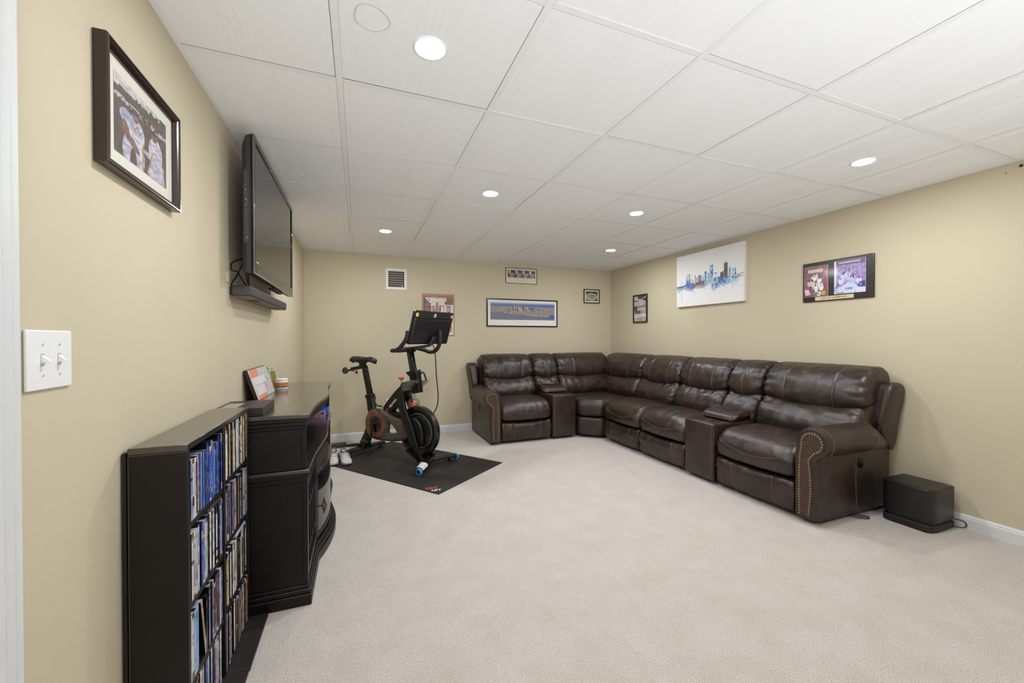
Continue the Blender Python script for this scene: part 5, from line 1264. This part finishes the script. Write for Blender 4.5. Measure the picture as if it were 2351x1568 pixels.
# ------------------------------------------------------------------ right wall: skyline canvas, plaque, small poster
h, w = 210, 330; X_, Y_ = np.meshgrid(np.linspace(0, 1, w), np.linspace(0, 1, h)); img = np.ones((h, w, 3)) * np.array([.93, .92, .905])
A_, B_, C_, D_ = smooth_noise(h, w, 7, 31), smooth_noise(h, w, 18, 32), smooth_noise(h, w, 4, 33), smooth_noise(h, w, 30, 34)
tint = np.zeros((h, w, 3))
pal = [np.array(c) for c in ((.30, .42, .66), (.48, .62, .80), (.62, .76, .80), (.42, .44, .52))]
mixf = (B_ * .65 + A_ * .35)
for i, (lo_, hi_) in enumerate(((0, .33), (.33, .52), (.52, .72), (.72, 1.01))): tint[(mixf >= lo_) & (mixf < hi_)] = pal[i]
brown = (((X_ - .36) / .10) ** 2 < 1) | (((X_ - .74) / .055) ** 2 < 1)
tb = np.where(brown[..., None] & (B_ > .25)[..., None], np.array([.42, .36, .36]), tint)
tb = np.where(((X_ > .15) & (X_ < .25) & (Y_ > .5))[..., None], np.array([.30, .42, .72]), tb)
tb = np.where(((X_ < .15))[..., None], np.array([.36, .48, .58]), tb)
tb = tb * (.88 + .3 * A_[..., None])
hi_edge = np.interp(X_[0], [0, .05, .14, .2, .3, .45, .6, .75, .9, 1], [.60, .60, .58, .55, .57, .55, .53, .53, .54, .56])
lo_edge = np.interp(X_[0], [0, .08, .15, .25, .35, .48, .54, .6, .7, .8, .9, .97, 1], [.67, .70, .67, .74, .68, .71, .64, .78, .70, .71, .69, .60, .60])
body = (Y_ > hi_edge[None]) & (Y_ < lo_edge[None] - .05 + .09 * A_)
fade = np.clip((lo_edge[None] - Y_) / .08, .5, 1)[..., None]
img = np.where(body[..., None], img * (1 - .92 * fade) + tb * .92 * fade, img)
for x0, x1, y in ((.165, .18, .44), (.185, .205, .37), (.212, .235, .385), (.25, .262, .47), (.275, .285, .50), (.308, .322, .425), (.335, .347, .47), (.36, .375, .44), (.38, .40, .43), (.402, .415, .455), (.43, .442, .44), (.455, .462, .50), (.465, .497, .385), (.512, .532, .42), (.54, .59, .285), (.535, .545, .41), (.66, .67, .50), (.69, .715, .45), (.715, .74, .44), (.742, .795, .31), (.75, .787, .295), (.81, .838, .40), (.817, .831, .385), (.852, .870, .42), (.882, .904, .425), (.885, .90, .415), (.92, .926, .52)):
    m_ = (X_ > x0) & (X_ < x1) & (Y_ > y + .008 * (C_ > .6)) & (Y_ < .60)
    img = np.where(m_[..., None], tb * (.78 + .35 * C_[..., None]), img)
for x, y0_, y1_ in ((.768, .24, .30), (.09, .70, .88), (.30, .72, .82), (.6, .74, .80)): img[(abs(X_ - x) < .002) & (Y_ > y0_) & (Y_ < y1_)] = (.55, .6, .7)
img[(abs(Y_ - .60 + .0 * X_) < .006) & (X_ < .14)] = (.25, .30, .38); img[(abs(Y_ - (.545 - .02 * (X_ - .92) / .08)) < .005) & (X_ > .92)] = (.25, .3, .4)
m_ = (X_ < .16) & (abs(Y_ - (.52 + abs(X_ - .10) * 1.35)) < .004); img[m_] = (.5, .5, .5); img[(X_ > .605) & (X_ < .65) & (Y_ > .44) & (Y_ < .465)] = (.6, .62, .66)
img[(abs(X_ - .628) < .002) & (Y_ > .46) & (Y_ < .53)] = (.6, .62, .66)
rs_ = np.random.RandomState(4)
for q in range(60):
    cx_, cy_ = rs_.rand(), .70 + abs(rs_.normal(0, .05)); r_ = rs_.uniform(.001, .004)
    img[((X_ - cx_) / r_) ** 2 + ((Y_ - cy_) / (r_ * 1.5)) ** 2 < 1] = pal[rs_.randint(3)] * .9
cv = empty('skyline_canvas', (XR, 3.22, 1.84), 'large white canvas with a blue watercolour city skyline on the right wall', 'canvas painting')
CD = .035
k0, k1 = XR - CD, XR - .0005
MB().box(k0, k1, 2.775, 3.645, 1.553, 2.138).build('stretched_canvas', mat('canvas_white', rgb(238, 236, 232), .7, bump=.0003, bscale=900), cv, bevel=.002)
grid_paint('painting', img, (k0 - .0004, 3.644, 2.137), (0, -.868, 0), (0, 0, -.583), parent=cv, rough=.6)
# plaque with two team photographs
pq2 = empty('photo_plaque', (XR, 1.98, 1.652), 'dark wood plaque with two team photographs and a gold name plate on the right wall', 'plaque')
QA, QB, QZ0, QZ1 = 1.742, 2.238, 1.490, 1.812
MB().box(XR - .016, XR - .0005, QA, QB, QZ0, QZ1).build('plaque_board', mat('dark_plaque_wood', rgb(38, 27, 23), .3, var=.4, vscale=4, stretch=(1, 2, 30), coat=.3), pq2, bevel=.004, seg=3)
def team(seed, warm):
    h, w = 110, 90; X_, Y_ = np.meshgrid(np.linspace(0, 1, w), np.linspace(0, 1, h)); rs_ = np.random.RandomState(seed); n_ = smooth_noise(h, w, 6, seed)[..., None]
    img = np.ones((h, w, 3)) * np.array([.55, .40, .44] if warm else [.66, .58, .78]) * (.75 + .4 * n_)
    if warm: img[(Y_ > .10) & (Y_ < .21) & (X_ > .15) & (X_ < .8)] = (.84, .74, .62); img[X_ > .86] = (.60, .32, .34)
    else: img[Y_ < .13] = (.42, .34, .48); img[(Y_ > .04) & (Y_ < .09) & (X_ > .15) & (X_ < .85)] = (.76, .70, .72); img[X_ < .06] = (.85, .88, .92)
    for q in range(26):
        cy_ = rs_.uniform(.34, .92); cx_ = .5 + (cy_ * .55 - .02) * rs_.uniform(-1, 1); r_ = rs_.uniform(.05, .10)
        img[((X_ - cx_) / r_) ** 2 + ((Y_ - cy_) / (r_ * 1.1)) ** 2 < 1] = np.array([.88, .86, .84] if warm else [.82, .80, .92]) * rs_.uniform(.85, 1.08)
        img[((X_ - cx_) / (r_ * .35)) ** 2 + ((Y_ - cy_ + r_ * .9) / (r_ * .35)) ** 2 < 1] = (.28, .15, .18) if warm else (.26, .20, .48)
    if warm: img[((X_ - .27) / .07) ** 2 + ((Y_ - .72) / .08) ** 2 < 1] = (.66, .20, .34); img[((X_ - .88) / .07) ** 2 + ((Y_ - .65) / .08) ** 2 < 1] = (.66, .20, .42); img[(X_ > .76) & (X_ < .9) & (Y_ > .84) & (Y_ < .96)] = (.80, .70, .25); img[(abs(Y_ - .96 - .1 * abs(X_ - .2)) < .02) & (X_ < .35)] = (.6, .15, .25); img[(abs(Y_ - .9) < .03) & (X_ > .38) & (X_ < .62)] = (.45, .5, .6)
    else:
        r_ = ((X_ - .5) / .26) ** 2 + ((Y_ - .86) / .17) ** 2; img[r_ < 1] = (.78, .84, .92); img[(Y_ > .83) & (Y_ < .89) & (X_ > .38) & (X_ < .62) & (np.sin(X_ * 120) > -.2)] = (.30, .30, .55)
        img[(X_ > .80) & (Y_ > .68) & (Y_ < .84)] = (.25, .25, .62); img[(X_ > .72) & (Y_ > .86)] = (.86, .84, .88)
    return img
for nm, ya, yb, za, zb, seed, warm in (('left_team_photo', 2.045, 2.222, 1.532, 1.778, 5, True), ('right_team_photo', 1.792, 1.998, 1.536, 1.790, 9, False)):
    p_ = MB().box(XR - .0205, XR - .0162, ya - .002, yb + .002, za - .002, zb + .002).build('acrylic_backing', mat('clear_edge', rgb(190, 185, 190), .2), pq2, bevel=.001)
    grid_paint('team_photo', team(seed, warm), (XR - .0209, yb, zb), (0, -(yb - ya), 0), (0, 0, -(zb - za)), parent=p_, rough=.2, coat=.5)
text('jersey_number', '2', .030, (XR - .0213, 1.822, 1.596), (0, -1, 0), (0, 0, 1), M_wht, pq2)
npz = MB().box(XR - .0180, XR - .0162, 1.868, 2.140, 1.497, 1.527).build('name_plate', mat('brass_plate', rgb(214, 200, 158), .35, metal=.0), pq2, bevel=.0006)
text('plate_lettering', 'CITY OF CHAMPIONS', .0195, (XR - .0183, 2.004, 1.512), (0, -1, 0), (0, 0, 1), mat('engraving', rgb(96, 86, 62), .5), npz, squash=.95, bold=.0002)
# narrow black framed concert style poster
h, w = 150, 100; X_, Y_ = np.meshgrid(np.linspace(0, 1, w), np.linspace(0, 1, h)); sn = smooth_noise(h, w, 5, 41); img = np.ones((h, w, 3)) * np.array([.74, .71, .74])
def pb(x0, x1, y0, y1, c, tex=.5):
    m_ = (X_ > x0) & (X_ < x1) & (Y_ > y0) & (Y_ < y1); img[m_] = (np.array(c) * (1 - tex / 2 + tex * sn[..., None]))[m_]
m_ = (Y_ < .22 - .18 * (1 - X_)) & (X_ > .3); img[m_] = (.30, .26, .22); pb(.0, .35, .17, .21, (.28, .25, .24), .4)
img[abs(Y_ - (.17 - .13 * (X_ - .5) / .45)) < .012 * (X_ > .5)] = (.88, .85, .80)
pb(0, 1, .22, .42, (.76, .74, .74), .5); img[(Y_ > .22) & (Y_ < .42) & (np.sin(X_ * 60 + 3 * sn) > .75)] = (.40, .36, .35)
pb(0, 1, .40, .44, (.34, .28, .24), .3); pb(0, .25, .42, .58, (.32, .27, .23), .3); pb(.25, 1, .45, .55, (.76, .70, .52), .4); pb(.25, .6, .49, .56, (.80, .68, .38), .3)
pb(.05, .55, .58, .71, (.36, .32, .36), .6); pb(.55, 1, .57, .72, (.66, .64, .65), .4); pb(0, 1, .72, .84, (.84, .82, .85), .15); img[(abs(Y_ - .775) < .012) & (X_ > .12) & (X_ < .7) & (np.sin(X_ * 80) > -.3)] = (.4, .38, .4); img[(abs(Y_ - .845) < .012) & (X_ > .2) & (X_ < .9) & (np.sin(X_ * 70) > -.3)] = (.25, .24, .25)
pb(0, 1, .86, 1, (.74, .68, .54), .3); pb(.3, .6, .89, .91, (.6, .35, .28), .3); pb(.3, .65, .94, .96, (.6, .35, .28), .3)
picture('framed_small_poster', 'small upright black framed black and white poster on the right wall near the corner', rectR, (4.186, 4.468, 1.402, 1.778), thin(.016, .018), M_fblack, (.020, .020, .020, .020), mat('grey_mount', rgb(120, 112, 110), .6), img)
